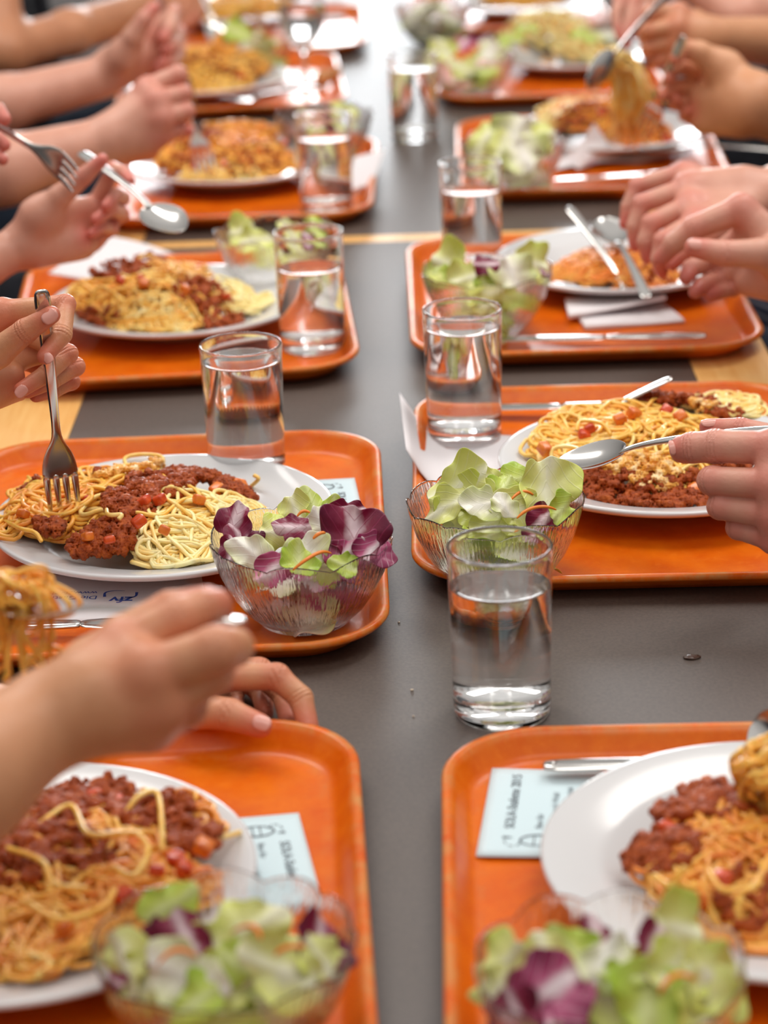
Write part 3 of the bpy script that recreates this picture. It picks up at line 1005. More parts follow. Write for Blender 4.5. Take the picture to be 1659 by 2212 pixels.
portion('L2', 'bolognese with thick meat sauce and plain strands, upright fork in it', (300, 1120, 285, 0.031),
        [(440, 1140, 105, 64, 0.2, 0.5), (390, 1185, 80, 46, 0.16, 0.35), (120, 1120, 82, 60, 0.72), (90, 1140, 74, 34, 0.7), (240, 1075, 95, 44, 0.6), (300, 1120, 150, 40, 0.5), (525, 1115, 55, 34, 0.18, 0.9), (110, 1075, 52, 30, 0.55)],
        [(415, 1050, 62, 130), (505, 1072, 44, 70), (350, 1090, 72, 150), (290, 1130, 66, 150), (240, 1180, 62, 130), (180, 1195, 34, 36), (65, 1070, 22, 22), (110, 1165, 34, 30), (470, 1040, 50, 60), (230, 1052, 22, 18)],
        [(256, 1030, 't'), (262, 1022, 't'), (310, 1082, 't'), (355, 1146, 'c'), (236, 1165, 't'), (430, 1080, 'c'), (488, 1045, 'c'), (470, 1058, 'c'), (408, 1045, 't'), (420, 1034, 't'), (520, 1048, 'c'), (300, 1126, 't'), (192, 1075, 't'), (345, 1080, 't'), (190, 1160, 'c'), (50, 1110, 'c')],
        [(270, 1068, 30, 44), (225, 1072, 24, 30), (310, 1048, 26, 26), (340, 1022, 16, 10)], 5, 0.001,
        [([(275, 1010, 0.004), (270, 990, 0.006), (300, 982, 0.007), (345, 985, 0.007), (352, 1000, 0.006), (335, 1025, 0.004)], 0.35),
         ([(540, 1052, 0.003), (558, 1035, 0.006), (548, 1026, 0.006)], 0.35),
         ([(0, 1118, 0.002), (40, 1140, 0.004), (75, 1150, 0.004), (90, 1170, 0.004)], 0.5),
         ([(230, 1100, 0.010), (235, 1112, 0.012), (262, 1112, 0.012), (256, 1122, 0.010)], 0.3),
         ([(60, 1030, 0.004), (78, 1048, 0.010), (100, 1062, 0.012)], 0.45)])
portion('R2', 'half-eaten bolognese with cheese under the horizontal spoon', (1380, 970, 255, 0.028),
        [(1290, 960, 110, 80, 0.55, 0.3), (1380, 945, 120, 70, 0.5, 0.1), (1220, 980, 62, 40, 0.4), (1240, 1000, 55, 24, 0.25), (1560, 890, 70, 26, 0.2), (1420, 1000, 130, 40, 0.5), (1500, 960, 110, 40, 0.5)],
        [(1420, 890, 56, 60), (1500, 880, 56, 70), (1560, 900, 50, 60), (1330, 1045, 60, 80), (1420, 1050, 70, 110), (1490, 1040, 60, 80), (1280, 1030, 40, 30), (1600, 1000, 60, 60)],
        [(1300, 1046, 't'), (1340, 1055, 't'), (1385, 1062, 'c'), (1462, 1045, 't'), (1500, 1060, 'c'), (1370, 895, 'c'), (1440, 886, 't'), (1470, 900, 'c'), (1340, 905, 'c'), (1275, 925, 't'), (1262, 940, 't'), (1178, 970, 'c'), (1530, 885, 't'), (1400, 880, 'c')],
        [(1400, 1025, 52, 60), (1445, 1030, 30, 26), (1330, 1020, 36, 26), (1520, 905, 30, 20)], 7, 0.001,
        [([(1245, 930, 0.004), (1255, 910, 0.008), (1300, 915, 0.010), (1320, 940, 0.008)], 0.45),
         ([(1190, 1000, 0.004), (1195, 970, 0.006), (1230, 965, 0.008), (1260, 975, 0.008)], 0.25)])
portion('L1', 'bolognese portion nearest on the left, below the blurred forearm', (120, 1900, 420, 0.030),
        [(250, 1900, 170, 60, 0.72), (100, 2020, 170, 80, 0.7), (300, 1960, 130, 40, 0.75), (150, 1850, 200, 40, 0.75), (330, 1820, 120, 30, 0.7)],
        [(180, 1770, 120, 150), (60, 1830, 120, 150), (330, 1800, 90, 110), (420, 1860, 60, 70), (150, 1900, 110, 110), (20, 1930, 100, 100)],
        [(250, 1735, 't'), (200, 1720, 't'), (380, 1855, 't'), (400, 1880, 't'), (430, 1890, 'c'), (270, 1935, 't'), (310, 1945, 't'), (340, 1880, 't'), (140, 2005, 'c'), (440, 1830, 'c')],
        [], 9, 0.0013,
        [([(60, 1800, 0.012), (150, 1740, 0.02), (190, 1800, 0.02), (260, 1800, 0.018), (315, 1800, 0.014)], 0.42),
         ([(10, 1830, 0.01), (90, 1860, 0.014), (120, 1910, 0.012), (190, 1920, 0.010)], 0.45),
         ([(270, 1760, 0.01), (300, 1720, 0.016), (340, 1715, 0.016), (350, 1790, 0.012), (350, 1840, 0.008)], 0.4),
         ([(440, 1805, 0.004), (480, 1808, 0.004), (520, 1798, 0.004)], 0.2),
         ([(235, 1830, 0.012), (270, 1790, 0.016), (320, 1830, 0.014), (290, 1890, 0.012), (240, 1870, 0.012)], 0.45),
         ([(60, 1950, 0.01), (130, 1985, 0.012), (220, 1960, 0.012), (250, 1920, 0.01)], 0.45),
         ([(60, 2060, 0.004), (110, 2080, 0.004), (75, 2110, 0.004)], 0.3)])
portion('R1', 'bolognese portion nearest on the right, cut by the picture edge', (1640, 1850, 330, 0.032),
        [(1560, 1900, 140, 80, 0.8), (1640, 1830, 120, 60, 0.8), (1500, 1900, 90, 30, 0.75), (1600, 1980, 90, 40, 0.75)],
        [(1400, 1860, 55, 70), (1480, 1790, 70, 90), (1520, 1720, 50, 60), (1560, 1800, 80, 90), (1460, 1880, 60, 60), (1620, 1960, 70, 50)],
        [(1520, 1700, 'c'), (1440, 1790, 't'), (1500, 1950, 't'), (1470, 1940, 't'), (1530, 1690, 'c'), (1560, 1900, 't')], [], 11, 0.0013,
        [([(1530, 1880, 0.01), (1560, 1920, 0.016), (1620, 1920, 0.014), (1650, 1880, 0.01)], 0.55), ([(1410, 1890, 0.006), (1450, 1910, 0.008), (1480, 1870, 0.012)], 0.5)])
portion('L3', 'bolognese topped with cheese behind the two left glasses', (350, 640, 205, 0.030),
        [(230, 655, 80, 50, 0.5), (360, 625, 90, 60, 0.25), (330, 690, 80, 44, 0.35), (520, 640, 50, 26, 0.1), (400, 660, 110, 30, 0.4)],
        [(440, 650, 62, 110), (260, 620, 60, 70), (210, 680, 50, 50), (480, 670, 50, 60), (330, 600, 40, 30)],
        [(260, 605, 't'), (305, 600, 't'), (430, 580, 't'), (490, 640, 't'), (400, 625, 'c'), (310, 612, 'c')],
        [(400, 625, 60, 70), (360, 610, 40, 30)], 13, 0.0014, [([(190, 660, 0.01), (215, 620, 0.016), (260, 650, 0.014), (230, 690, 0.01), (300, 690, 0.01), (370, 685, 0.01)], 0.45)])
portion('R3', 'small remaining heap of orange spaghetti below the clasped hands', (1330, 575, 150, 0.020),
        [(1320, 575, 115, 80, 0.95), (1380, 585, 80, 40, 0.95), (1250, 580, 55, 30, 0.85)], [(1420, 590, 40, 20)], [(1440, 590, 't')], [], 15, 0.0016)
portion('L4', 'bolognese portion under the fist with the fork', (490, 340, 175, 0.036),
        [(520, 320, 80, 80, 0.8), (430, 350, 90, 60, 0.8), (560, 350, 70, 50, 0.7), (480, 375, 90, 30, 0.4)], [(420, 330, 60, 70), (380, 360, 40, 40), (560, 350, 55, 50), (480, 355, 70, 50)],
        [(485, 355, 't'), (420, 360, 't'), (615, 308, 't'), (560, 325, 'c'), (440, 340, 'c')], [], 17, 0.0018)
portion('R4', 'tall heap of spaghetti being lifted on a spoon', (1300, 275, 160, 0.040),
        [(1290, 265, 100, 90, 0.8), (1370, 285, 80, 60, 0.8), (1230, 260, 60, 40, 0.6), (1210, 270, 40, 20, 0.2)], [(1250, 280, 60, 60), (1410, 285, 50, 60), (1330, 290, 60, 40)],
        [(1300, 245, 't'), (1440, 300, 't'), (1380, 310, 'c')], [], 19, 0.0018)
portion('L5', 'bolognese portion behind the fist beside the stemmed goblet', (440, 160, 150, 0.034),
        [(420, 150, 90, 80, 0.6), (520, 155, 60, 50, 0.6), (470, 170, 80, 40, 0.5)], [(430, 160, 60, 50), (500, 160, 60, 50)], [(440, 180, 't'), (520, 165, 't')], [], 21, 0.002)
pr = portion('R5', 'pale cheese-covered pasta heap with green herbs', (1190, 105, 135, 0.050), [(1190, 95, 80, 90, 0.05), (1130, 90, 50, 40, 0.1), (1250, 110, 60, 40, 0.1)],
             [], [], [(1190, 110, 80, 120), (1200, 80, 40, 40)], 23, 0.002)
portion('L6', 'farthest spaghetti portion on the left, cut by the picture top', (530, 22, 120, 0.030), [(530, 20, 90, 90, 0.55), (480, 30, 40, 30, 0.55)], [(520, 35, 60, 30)], [], [], 25, 0.002)
portion('R6', 'farthest spaghetti portion on the right, cut by the picture top', (1130, -5, 120, 0.030), [(1130, -5, 90, 90, 0.6)], [(1130, 5, 60, 30)], [], [], 27, 0.002)
# herbs on the cheese pasta: green shreds
for i, (px, py) in enumerate(((1100, 78), (1125, 62), (1090, 95), (1115, 85), (1270, 82), (1250, 72), (1150, 58))):
    q = P(px, py, TZ + 0.062 if px > 1110 and px < 1260 else TZ + 0.05)
    o = leaf('green', q, 0.011, (0.2 * math.sin(i), -0.5, 0.8), i * 1.3, 900 + i)
    o.name = 'herb_leaf'
    tag(o, 'dark green herb shred on the pale cheese-covered pasta', 'herb leaf', 'herb shreds on the cheese pasta')


# ------------------------------------------------------------------ cutlery: section lists (s, half width, thickness, sag, rise)
def ribbon(name, secs, parent=None, n=9, x0=0.0, mat_=None):
    R = []
    for (s, w, t, sag, rise) in secs:
        topl, botl = [], []
        for i in range(n):
            a = -1 + 2 * i / (n - 1)
            e = math.sqrt(max(0.0, 1 - abs(a) ** 3))
            z = rise + sag * (a * a - 1)
            topl.append((x0 + a * w, s, z + t * 0.5 * e))
            botl.append((x0 + a * w, s, z - t * 0.5 * e - 0.00004))
        R.append(topl + botl[::-1])
    o = rings(name, R, mat_ or M['steel'], parent)
    ss = o.modifiers.new('subdivision', 'SUBSURF')
    ss.levels = ss.render_levels = 1
    return o


HANDLE = [(0.0, 0.0030, 0.0016, 0, 0.002), (0.002, 0.0056, 0.0030, 0, 0.0022), (0.012, 0.0062, 0.0036, 0, 0.0030), (0.045, 0.0050, 0.0036, 0, 0.0048), (0.085, 0.0036, 0.0034, 0, 0.0052), (0.112, 0.0030, 0.0032, 0, 0.0040)]


def make_spoon():
    r = empty('tablespoon')
    ribbon('handle', HANDLE + [(0.128, 0.0032, 0.0026, 0.0, 0.0016), (0.134, 0.0050, 0.0020, 0.0008, 0.0008)], r)
    secs = []
    L, w0 = 0.062, 0.0205
    for i in range(13):
        t = i / 12
        w = w0 * math.sin(PI * (0.035 + 0.93 * t) ** 0.9) ** 0.62
        secs.append((0.131 + L * t, w, 0.0012, 0.0085 * (w / w0) ** 1.3, 0.0006 + 0.0010 * math.sin(PI * t)))
    ribbon('spoon_bowl', secs, r, 13)
    return r


def make_fork():
    r = empty('table_fork')
    ribbon('handle', HANDLE + [(0.124, 0.0034, 0.0028, 0, 0.0020), (0.132, 0.0062, 0.0022, 0.0004, 0.0004), (0.141, 0.0105, 0.0019, 0.0009, -0.0008), (0.150, 0.0126, 0.0018, 0.0012, -0.0012), (0.158, 0.0133, 0.0017, 0.0010, -0.0008), (0.163, 0.0134, 0.0017, 0.0008, 0.0002)], r)
    for k in range(4):
        x = (k - 1.5) * 0.00693
        ribbon('tine', [(0.158, 0.0028, 0.0016, 0, -0.0010), (0.166, 0.0027, 0.0016, 0, 0.0006), (0.177, 0.0022, 0.0015, 0, 0.0030), (0.188, 0.0015, 0.0012, 0, 0.0068), (0.193, 0.0006, 0.0006, 0, 0.0084)], r, 5, x)
    return r


def make_knife():
    r = empty('table_knife')
    ribbon('handle', [(0.0, 0.0040, 0.0030, 0, 0.003), (0.003, 0.0074, 0.0046, 0, 0.003), (0.04, 0.0074, 0.0050, 0, 0.003), (0.088, 0.0058, 0.0046, 0, 0.003), (0.094, 0.0052, 0.0040, 0, 0.003)], r)
    ribbon('blade', [(0.092, 0.0052, 0.0026, 0, 0.003), (0.100, 0.0088, 0.0018, 0, 0.003), (0.15, 0.0096, 0.0015, 0, 0.003), (0.19, 0.0088, 0.0013, 0, 0.003), (0.203, 0.0055, 0.0011, 0, 0.003), (0.207, 0.0018, 0.0009, 0, 0.003)], r)
    return r


def lay(o, a, b, up=(0, 0, 1), roll=0.0, tip=0.0):
    """handle end at a, pointing to b, hollow side to up"""
    a, b = Vector(a), Vector(b)
    y = (b - a).normalized()
    if tip:
        a = b - y * tip
    z = Vector(up)
    z = (z - y * z.dot(y)).normalized()
    x = y.cross(z)
    o.matrix_world = Matrix.Translation(a) @ Matrix((x, y, z)).transposed().to_4x4() @ Matrix.Rotation(roll, 4, 'Y')
    return o


PROTO = {}


def cutlery(kind, a, b, label, up=(0, 0, 1), roll=0.0, group=None, tip=False):
    if kind not in PROTO:
        PROTO[kind] = {'spoon': make_spoon, 'fork': make_fork, 'knife': make_knife}[kind]()
        o = PROTO[kind]
    else:
        o = copy_tree(PROTO[kind])
    lay(o, a, b, up, roll, 0.0 if not tip else 0.207 if kind == 'knife' else 0.193)
    return tag(o, label, kind, group or {'spoon': 'steel tablespoons', 'fork': 'steel forks', 'knife': 'steel table knives'}[kind])


CAMDIR = tuple(-_f)
cutlery('fork', Q(88, 622, 1.604), Q(136, 1078, 1.712), 'steel fork standing upright in the fist over the left bolognese', up=(0.25, -1, 0.3))
cutlery('fork', Q(526, 1352, 1.118), Q(-60, 1310, 1.255), 'blurred steel fork in the nearest hand with spaghetti wound on it', up=(0.0, 0.2, 1))
cutlery('spoon', Q(1600, 944, 1.575), Q(1203, 994, 1.690), 'steel spoon held flat over the cheese-topped bolognese', up=(-0.1, -0.25, 1), tip=True)
cutlery('fork', P(1455, 820, 0.058), P(1225, 945, 0.012), 'steel fork resting on the plate rim, tines under the pasta', up=(0, 0, 1))
cutlery('knife', P(1452, 880, 0.013), P(1080, 886, 0.010), 'steel knife on the far edge of the tray beyond the spooned plate')
cutlery('spoon', Q(176, 334, 2.235), Q(392, 500, 2.105), 'steel spoon pinched between thumb and finger of the open hand', up=(0.35, -0.75, 0.6), tip=True)
cutlery('fork', Q(-60, 225, 2.13), Q(180, 392, 2.05), 'steel fork pointing down from the hand at the left edge', up=(-0.5, -0.6, 0.6), roll=0.5, tip=True)
cutlery('fork', Q(372, 148, 2.60), Q(432, 322, 2.74), 'steel fork in the fist digging into the far left pasta', up=(0, -1, 0.3))
cutlery('fork', Q(342, -20, 2.93), Q(392, 176, 3.05), 'steel fork held in the raised hand behind the fist', up=(0, -1, 0.3))
cutlery('spoon', Q(418, -40, 3.56), Q(492, 108, 3.51), 'steel spoon with a ball of pasta above the far left plate', up=(0.2, -0.8, 0.7), tip=True)
cutlery('fork', P(1228, 450, 0.075), P(1318, 580, 0.030), 'steel fork leaning on the rim of the nearly empty plate', up=(0, 0, 1))
cutlery('spoon', P(1398, 648, 0.022), P(1322, 500, 0.052), 'steel spoon lying hollow side up across the nearly empty plate', up=(0, -0.35, 1))
cutlery('knife', P(1526, 732, 0.010), P(1080, 738, 0.010), 'steel knife along the front edge of the reddish tray')
cutlery('spoon', Q(1440, 0, 2.72), Q(1266, 186, 2.64), 'steel spoon lifting a curtain of spaghetti', up=(0.05, 1.0, 0.45), tip=True)
cutlery('fork', Q(1462, 120, 2.58), Q(1395, 285, 2.72), 'steel fork in the near hand beside the lifted spaghetti', up=(-0.3, -1, 0.3), tip=True)
cutlery('knife', P(1560, 372, 0.012), P(1325, 386, 0.012), 'steel knife on the front edge of the tray with crumpled napkin')
cutlery('spoon', P(1700, 330, 0.02), P(1478, 322, 0.024), 'steel spoon end showing beside the plate of lifted spaghetti')
cutlery('knife', P(1172, 1664, 0.010), P(1600, 1655, 0.010), 'steel knife lying over the corner of the pale blue card')
cutlery('spoon', P(1960, 1690, 0.046), P(1560, 1742, 0.044), 'steel spoon under a twirl of spaghetti at the right edge', up=(-0.1, -0.3, 1), tip=True)
cutlery('spoon', P(1790, 1720, 0.040), P(1628, 1556, 0.040), 'steel spoon leaning on the far plate rim at the right edge', up=(-0.75, -0.5, 0.6), tip=True)
cutlery('knife', P(-120, 1366, 0.010), P(300, 1352, 0.010), 'steel knife along the front edge of the printed napkin')
cutlery('fork', P(690, 195, 0.022), P(520, 215, 0.034), 'blurred steel fork lying on the plate rim near the goblet')


# ------------------------------------------------------------------ loose spaghetti on cutlery
def bundle(name, label, paths, tone, r=0.0013, n=24, jitter=0.003, seed=1):
    rnd = np.random.RandomState(seed)
    st = Strands()
    base_ = np.asarray(paths[0][0])
    for path in paths:
        for _ in range(n):
            p = np.asarray(path, float)
            j = rnd.normal(0, jitter, p.shape)
            j += rnd.normal(0, jitter, 3)
            st.add(smoothpath(p + j, 36) - base_, r, float(np.clip(tone + rnd.normal(0, 0.1), 0, 1)))
    o = st.build(name, None)
    o.location = base_
    return tag(o, label, 'spaghetti', kind='stuff')


Zb = 1.235
pth = []
for k in range(3):
    pth.append([Q(20 + 45 * math.cos(t + k), 1310 - 45 * math.sin(t + k) * 1.1, Zb + 0.012 * math.cos(t * 1.3 + k)) for t in np.linspace(0, 2 * PI, 9)])
pth += [[Q(40, 1250, Zb), Q(85, 1275, Zb - 0.01), Q(95, 1340, Zb), Q(85, 1400, Zb), Q(75, 1440, Zb)], [Q(20, 1240, Zb), Q(-5, 1300, Zb - 0.01), Q(5, 1400, Zb), Q(10, 1450, Zb)],
        [Q(60, 1240, Zb + .01), Q(120, 1280, Zb), Q(110, 1320, Zb), Q(60, 1330, Zb)], [Q(10, 1330, Zb), Q(30, 1390, Zb), Q(25, 1455, Zb), Q(5, 1470, Zb)]]
bundle('wound_spaghetti', 'blurred orange spaghetti hanging from the nearest fork', pth, 0.6, 0.0015, 5, 0.004, 2)
pth = [[Q(1310 + i * 9, 118 + abs(i) * 3, 2.68), Q(1334 + i * 8, 140, 2.70), Q(1346 + i * 7, 200, 2.72), Q(1345 + i * 8, 250, 2.74), Q(1340 + i * 12, 295, 2.77)] for i in range(-1, 5)]
pth += [[Q(1295, 140, 2.69), Q(1312, 122, 2.685), Q(1340, 122, 2.685), Q(1365, 145, 2.69), Q(1385, 180, 2.69), Q(1400, 240, 2.72)], [Q(1300, 130, 2.68), Q(1330, 116, 2.68), Q(1352, 130, 2.685), Q(1340, 142, 2.69)]]
bundle('lifted_spaghetti', 'curtain of spaghetti lifted high off the far right plate', pth, 0.3, 0.0014, 12, 0.004, 3)
pth = [[Q(1655 + 42 * math.cos(t + k), 1662 - 30 * math.sin(t + k) + k * 16 - 14, 1.225 + 0.012 * math.sin(t)) for t in np.linspace(0, 2 * PI, 9)] for k in range(4)]
bundle('wound_spaghetti', 'twirl of spaghetti on the spoon at the right edge', pth, 0.5, 0.0016, 8, 0.003, 4)
pth = [[Q(486 + 18 * math.cos(t + k), 96 - 20 * math.sin(t + k) * (1 if k % 2 else 0.6), 3.495 + 0.012 * math.sin(t + k)) for t in np.linspace(0, 2 * PI, 9)] for k in range(4)]
bundle('spooned_spaghetti', 'ball of pasta on the spoon above the far left plate', pth, 0.75, 0.0016, 8, 0.003, 5)


# ------------------------------------------------------------------ cards and napkins
def sheet(name, m, corners, label, cat, nu=12, nv=12, wav=0.0006, thick=0.0004, seed=0, lift=None, group=None):
    """paper sheet through four corner points (x, y, z)"""
    rnd = random.Random(seed)
    c = [np.asarray(q, float) for q in corners]
    ph = [rnd.uniform(0, 6) for _ in range(4)]
    o0 = c[0]
    v = []
    for j in range(nv + 1):
        for i in range(nu + 1):
            a, b = i / nu, j / nv
            p = (c[0] * (1 - a) + c[1] * a) * (1 - b) + (c[3] * (1 - a) + c[2] * a) * b
            z = wav * (math.sin(4 * a + ph[0]) * math.cos(3 * b + ph[1]) + 1)
            if lift:
                z += lift(a, b)
            v.append(p + np.array([0, 0, z]) - o0)
    f = [[j * (nu + 1) + i, j * (nu + 1) + i + 1, (j + 1) * (nu + 1) + i + 1, (j + 1) * (nu + 1) + i] for j in range(nv) for i in range(nu)]
    o = fixn(mesh(name, v, f, m))
    o.location = o0
    if lift is not None or wav > 0.0005:
        pass
    s = o.modifiers.new('thickness', 'SOLIDIFY')
    s.thickness = thick
    s.offset = 0
    if label:
        tag(o, label, cat, group)
    return o


def text(name, body, m, parent, loc, xdir, ydir, size, bold=0.0):
    cu = bpy.data.curves.new(name, 'FONT')
    cu.body = body
    cu.size = size
    cu.offset = bold
    tmp = bpy.data.objects.new(name, cu)
    COL.objects.link(tmp)
    dg = bpy.context.evaluated_depsgraph_get()
    me = bpy.data.meshes.new_from_object(tmp.evaluated_get(dg))
    bpy.data.objects.remove(tmp)
    me.name = name
    me.materials.clear()
    me.materials.append(m)
    o = bpy.data.objects.new(name, me)
    COL.objects.link(o)
    x, y = Vector(xdir).normalized(), Vector(ydir)
    y = (y - x * y.dot(x)).normalized()
    z = x.cross(y)
    mw = Matrix.Translation(Vector(loc)) @ Matrix((x, y, z)).transposed().to_4x4()
    o.parent = parent
    o.matrix_local = Matrix.Translation(-Vector(parent.location)) @ mw
    return o


def arcmark(name, m, parent, pts, w, z):
    """flat pen stroke through points (x, y), width w (may be a list)"""
    p = smoothpath([(a, b, 0) for a, b in pts], 28)
    T = np.gradient(p, axis=0)
    T /= np.linalg.norm(T, axis=1)[:, None] + 1e-9
    N = np.stack([-T[:, 1], T[:, 0], np.zeros(len(p))], 1)
    ww = np.interp(np.linspace(0, 1, len(p)), np.linspace(0, 1, len(w)), w)[:, None] / 2
    a, b = p + N * ww, p - N * ww
    v = np.concatenate([a, b])
    n = len(p)
    f = [[i, i + 1, n + i + 1, n + i] for i in range(n - 1)]
    v[:, 2] = z
    o = mesh(name, v - np.array(parent.location), f, m, parent)
    return o


def card(corners, label, title_first, z=TZ + 0.0020):
    """corners in photo pixels: start of title line side ... order: logo side low, then along reading direction"""
    c = [P(px, py, z) for px, py in corners]
    o = sheet('meal_voucher', M['card'], c, label, 'card', wav=0.0001, thick=0.0005, group='pale blue meal vouchers')
    A, B, C_, D = c      # A: title-line start, B: title-line end, D: last-line start
    x = (B - A)
    y = (A - D)
    L, Hh_ = np.linalg.norm(x), np.linalg.norm(y)
    xn, yn = x / L, y / Hh_
    up = np.array([0, 0, 0.0006])
    at = lambda a, b: A + xn * a * L - yn * b * Hh_ + up
    text('printed_title', 'SOLA-Stafette 2015', M['ink'], o, at(0.30, 0.27), xn, yn, 0.0080, 0.0001)
    for i, (s, b) in enumerate((('Bon f\u00fcr', 0.50), ('1 Men\u00fc nach Wahl', 0.61), ('mit Salat und Getr\u00e4nk', 0.72), ('g\u00fcltig am Samstag', 0.85))):
        text('printed_line', s, M['ink'], o, at(0.30, b), xn, yn, 0.0056)
    # round outlined emblem with a dashed trail at the start of the card
    z1 = z + 0.0006
    e = at(0.17, 0.48)
    ell = [(e[0] + xn[0] * 0.006 * math.cos(t) + yn[0] * 0.010 * math.sin(t), e[1] + xn[1] * 0.006 * math.cos(t) + yn[1] * 0.010 * math.sin(t)) for t in np.linspace(0, 2 * PI, 13)]
    arcmark('printed_emblem', M['ink'], o, ell, [0.0016, 0.0008, 0.0016], z1)
    for q in (0.28, 0.72):
        arcmark('printed_emblem', M['ink'], o, [tuple((e + yn * 0.010 * (q - 0.5) - xn * 0.006)[:2]), tuple((e + yn * 0.010 * (q - 0.5) + xn * 0.005)[:2])], [0.0008, 0.0006], z1)
    tl = [at(0.14, 0.60), at(0.10, 0.75), at(0.14, 0.95)]
    arcmark('printed_emblem', M['ink'], o, [tuple(q[:2]) for q in tl], [0.0022, 0.0012, 0.0008], z1)
    d = [at(0.16, 0.36), at(0.10, 0.30), at(0.12, 0.23), at(0.17, 0.20)]
    for i in range(3):
        arcmark('printed_emblem', M['ink'], o, [tuple((d[i] * 0.8 + d[i + 1] * 0.2)[:2]), tuple((d[i] * 0.2 + d[i + 1] * 0.8)[:2])], [0.0006, 0.0009], z1)
    arcmark('printed_emblem', M['ink'], o, [tuple(at(0.20, 0.19)[:2]), tuple(at(0.20, 0.27)[:2])], [0.003, 0.0004], z1)
    return o


# corners: title start, title end, opposite end, opposite start
card([(1028, 1850), (1063, 1660), (1305, 1668), (1298, 1853)], 'pale blue voucher card on the nearest right tray', True)
card([(645, 1757), (700, 1962), (478, 1985), (440, 1774)], 'pale blue voucher card beside the nearest left plate', True)
card([(766, 1033), (790, 1136), (632, 1150), (610, 1041)], 'pale blue voucher card behind the radicchio salad', True)

# printed napkin under the second left plate
z = TZ + 0.0014
nk = sheet('printed_napkin', M['paper'], [P(-70, 1346, z), P(452, 1338, z), P(432, 1225, z), P(-50, 1246, z)], 'flat white napkin with blue lettering before the bolognese plate', 'napkin', wav=0.0002)
rt = P(80, 1290, z) - P(280, 1288, z)
dn = P(270, 1270, z) - P(275, 1310, z)
zz = np.array([0, 0, 0.0007])
text('printed_text', 'Die Gastronomie', M['blueink'], nk, P(212, 1289, z) + zz, rt, -dn, 0.0085)
text('printed_text', 'www.zfv.ch', M['blueink'], nk, P(212, 1279, z) + zz, rt, -dn, 0.0075)
text('printed_logo', 'zfv', M['blueink'], nk, P(289, 1291, z) + zz, rt, -dn, 0.0150, 0.0003)
for pts in ([(296, 1281), (292, 1290), (270, 1295), (252, 1296)], [(226, 1291), (228, 1282), (246, 1278), (270, 1278)]):
    arcmark('printed_logo', M['blueink'], nk, [tuple(P(a, b, z)[:2]) for a, b in pts], [0.0022, 0.0012, 0.0005] if pts[0][0] == 296 else [0.0022, 0.0012, 0.0004], z + 0.0007)
# napkin under the lettuce bowl
z = TZ + 0.0010
nk = sheet('paper_napkin', M['paper'], [P(880, 1062, z), P(1180, 1062, z), P(1190, 945, z), P(866, 935, 0.004)], 'white napkin hanging over the tray edge behind the lettuce bowl', 'napkin', nu=20, wav=0.0004,
           lift=lambda a, b: 0.021 * max(0, 1 - a / 0.30) ** 1.3 + 0.014 * max(0, 0.13 - a) / 0.13)
text('printed_text', 'www', M['blueink'], nk, P(1010, 1006, z) + np.array([0, 0, 0.0022]), P(1004, 985, z) - P(1010, 1006, z), (-1, 0, 0), 0.009)
# napkin under the raised open hand
z = TZ + 0.002
nk = sheet('paper_napkin', M['paper'], [P(104, 592, 0.03), P(330, 630, z), P(400, 560, z), P(216, 508, 0.03)], 'white napkin sticking out from the left plate under the raised hand', 'napkin', nu=18, wav=0.0006,
           lift=lambda a, b: 0.004 * math.sin(PI * a) * b)
text('printed_text', 'zfv', M['blueink'], nk, P(255, 578, z) + np.array([0, 0, 0.016]), (-1, 0.05, 0), (0, -1, 0), 0.010)


# folded napkin pile on the reddish tray
def folded(corners, label, h, seed, name='folded_napkin'):
    c = [np.asarray(q, float) for q in corners]
    o0 = c[0]
    R = []
    for j in range(9):
        b = j / 8
        ring = []
        for i in range(13):
            a = i / 12
            p = (c[0] * (1 - a) + c[1] * a) * (1 - b) + (c[3] * (1 - a) + c[2] * a) * b
            ring.append(p - o0 + np.array([0, 0, h + 0.0010 * math.sin(5 * a + seed) + 0.0008 * math.sin(4 * b + seed)]))
        for i in range(12, -1, -1):
            a = i / 12
            p = (c[0] * (1 - a) + c[1] * a) * (1 - b) + (c[3] * (1 - a) + c[2] * a) * b
            ring.append(p - o0 + np.array([0, 0, 0.0]))
        R.append(ring)
    o = rings(name, R, M['paper'])
    o.location = o0
    bevel(o, 0.0012, 2)
    return tag(o, label, 'napkin')


z = TZ + 0.0004
folded([P(1264, 714, z), P(1480, 698, z), P(1432, 655, z), P(1236, 672, z)], 'lower half of the folded white napkin on the reddish tray', 0.003, 1)
o = folded([P(1228, 690, z + 0.005), P(1440, 648, z + 0.012), P(1420, 630, z + 0.010), P(1220, 650, z + 0.005)], 'upper layer of folded white napkin under the spoon handle', 0.003, 2)
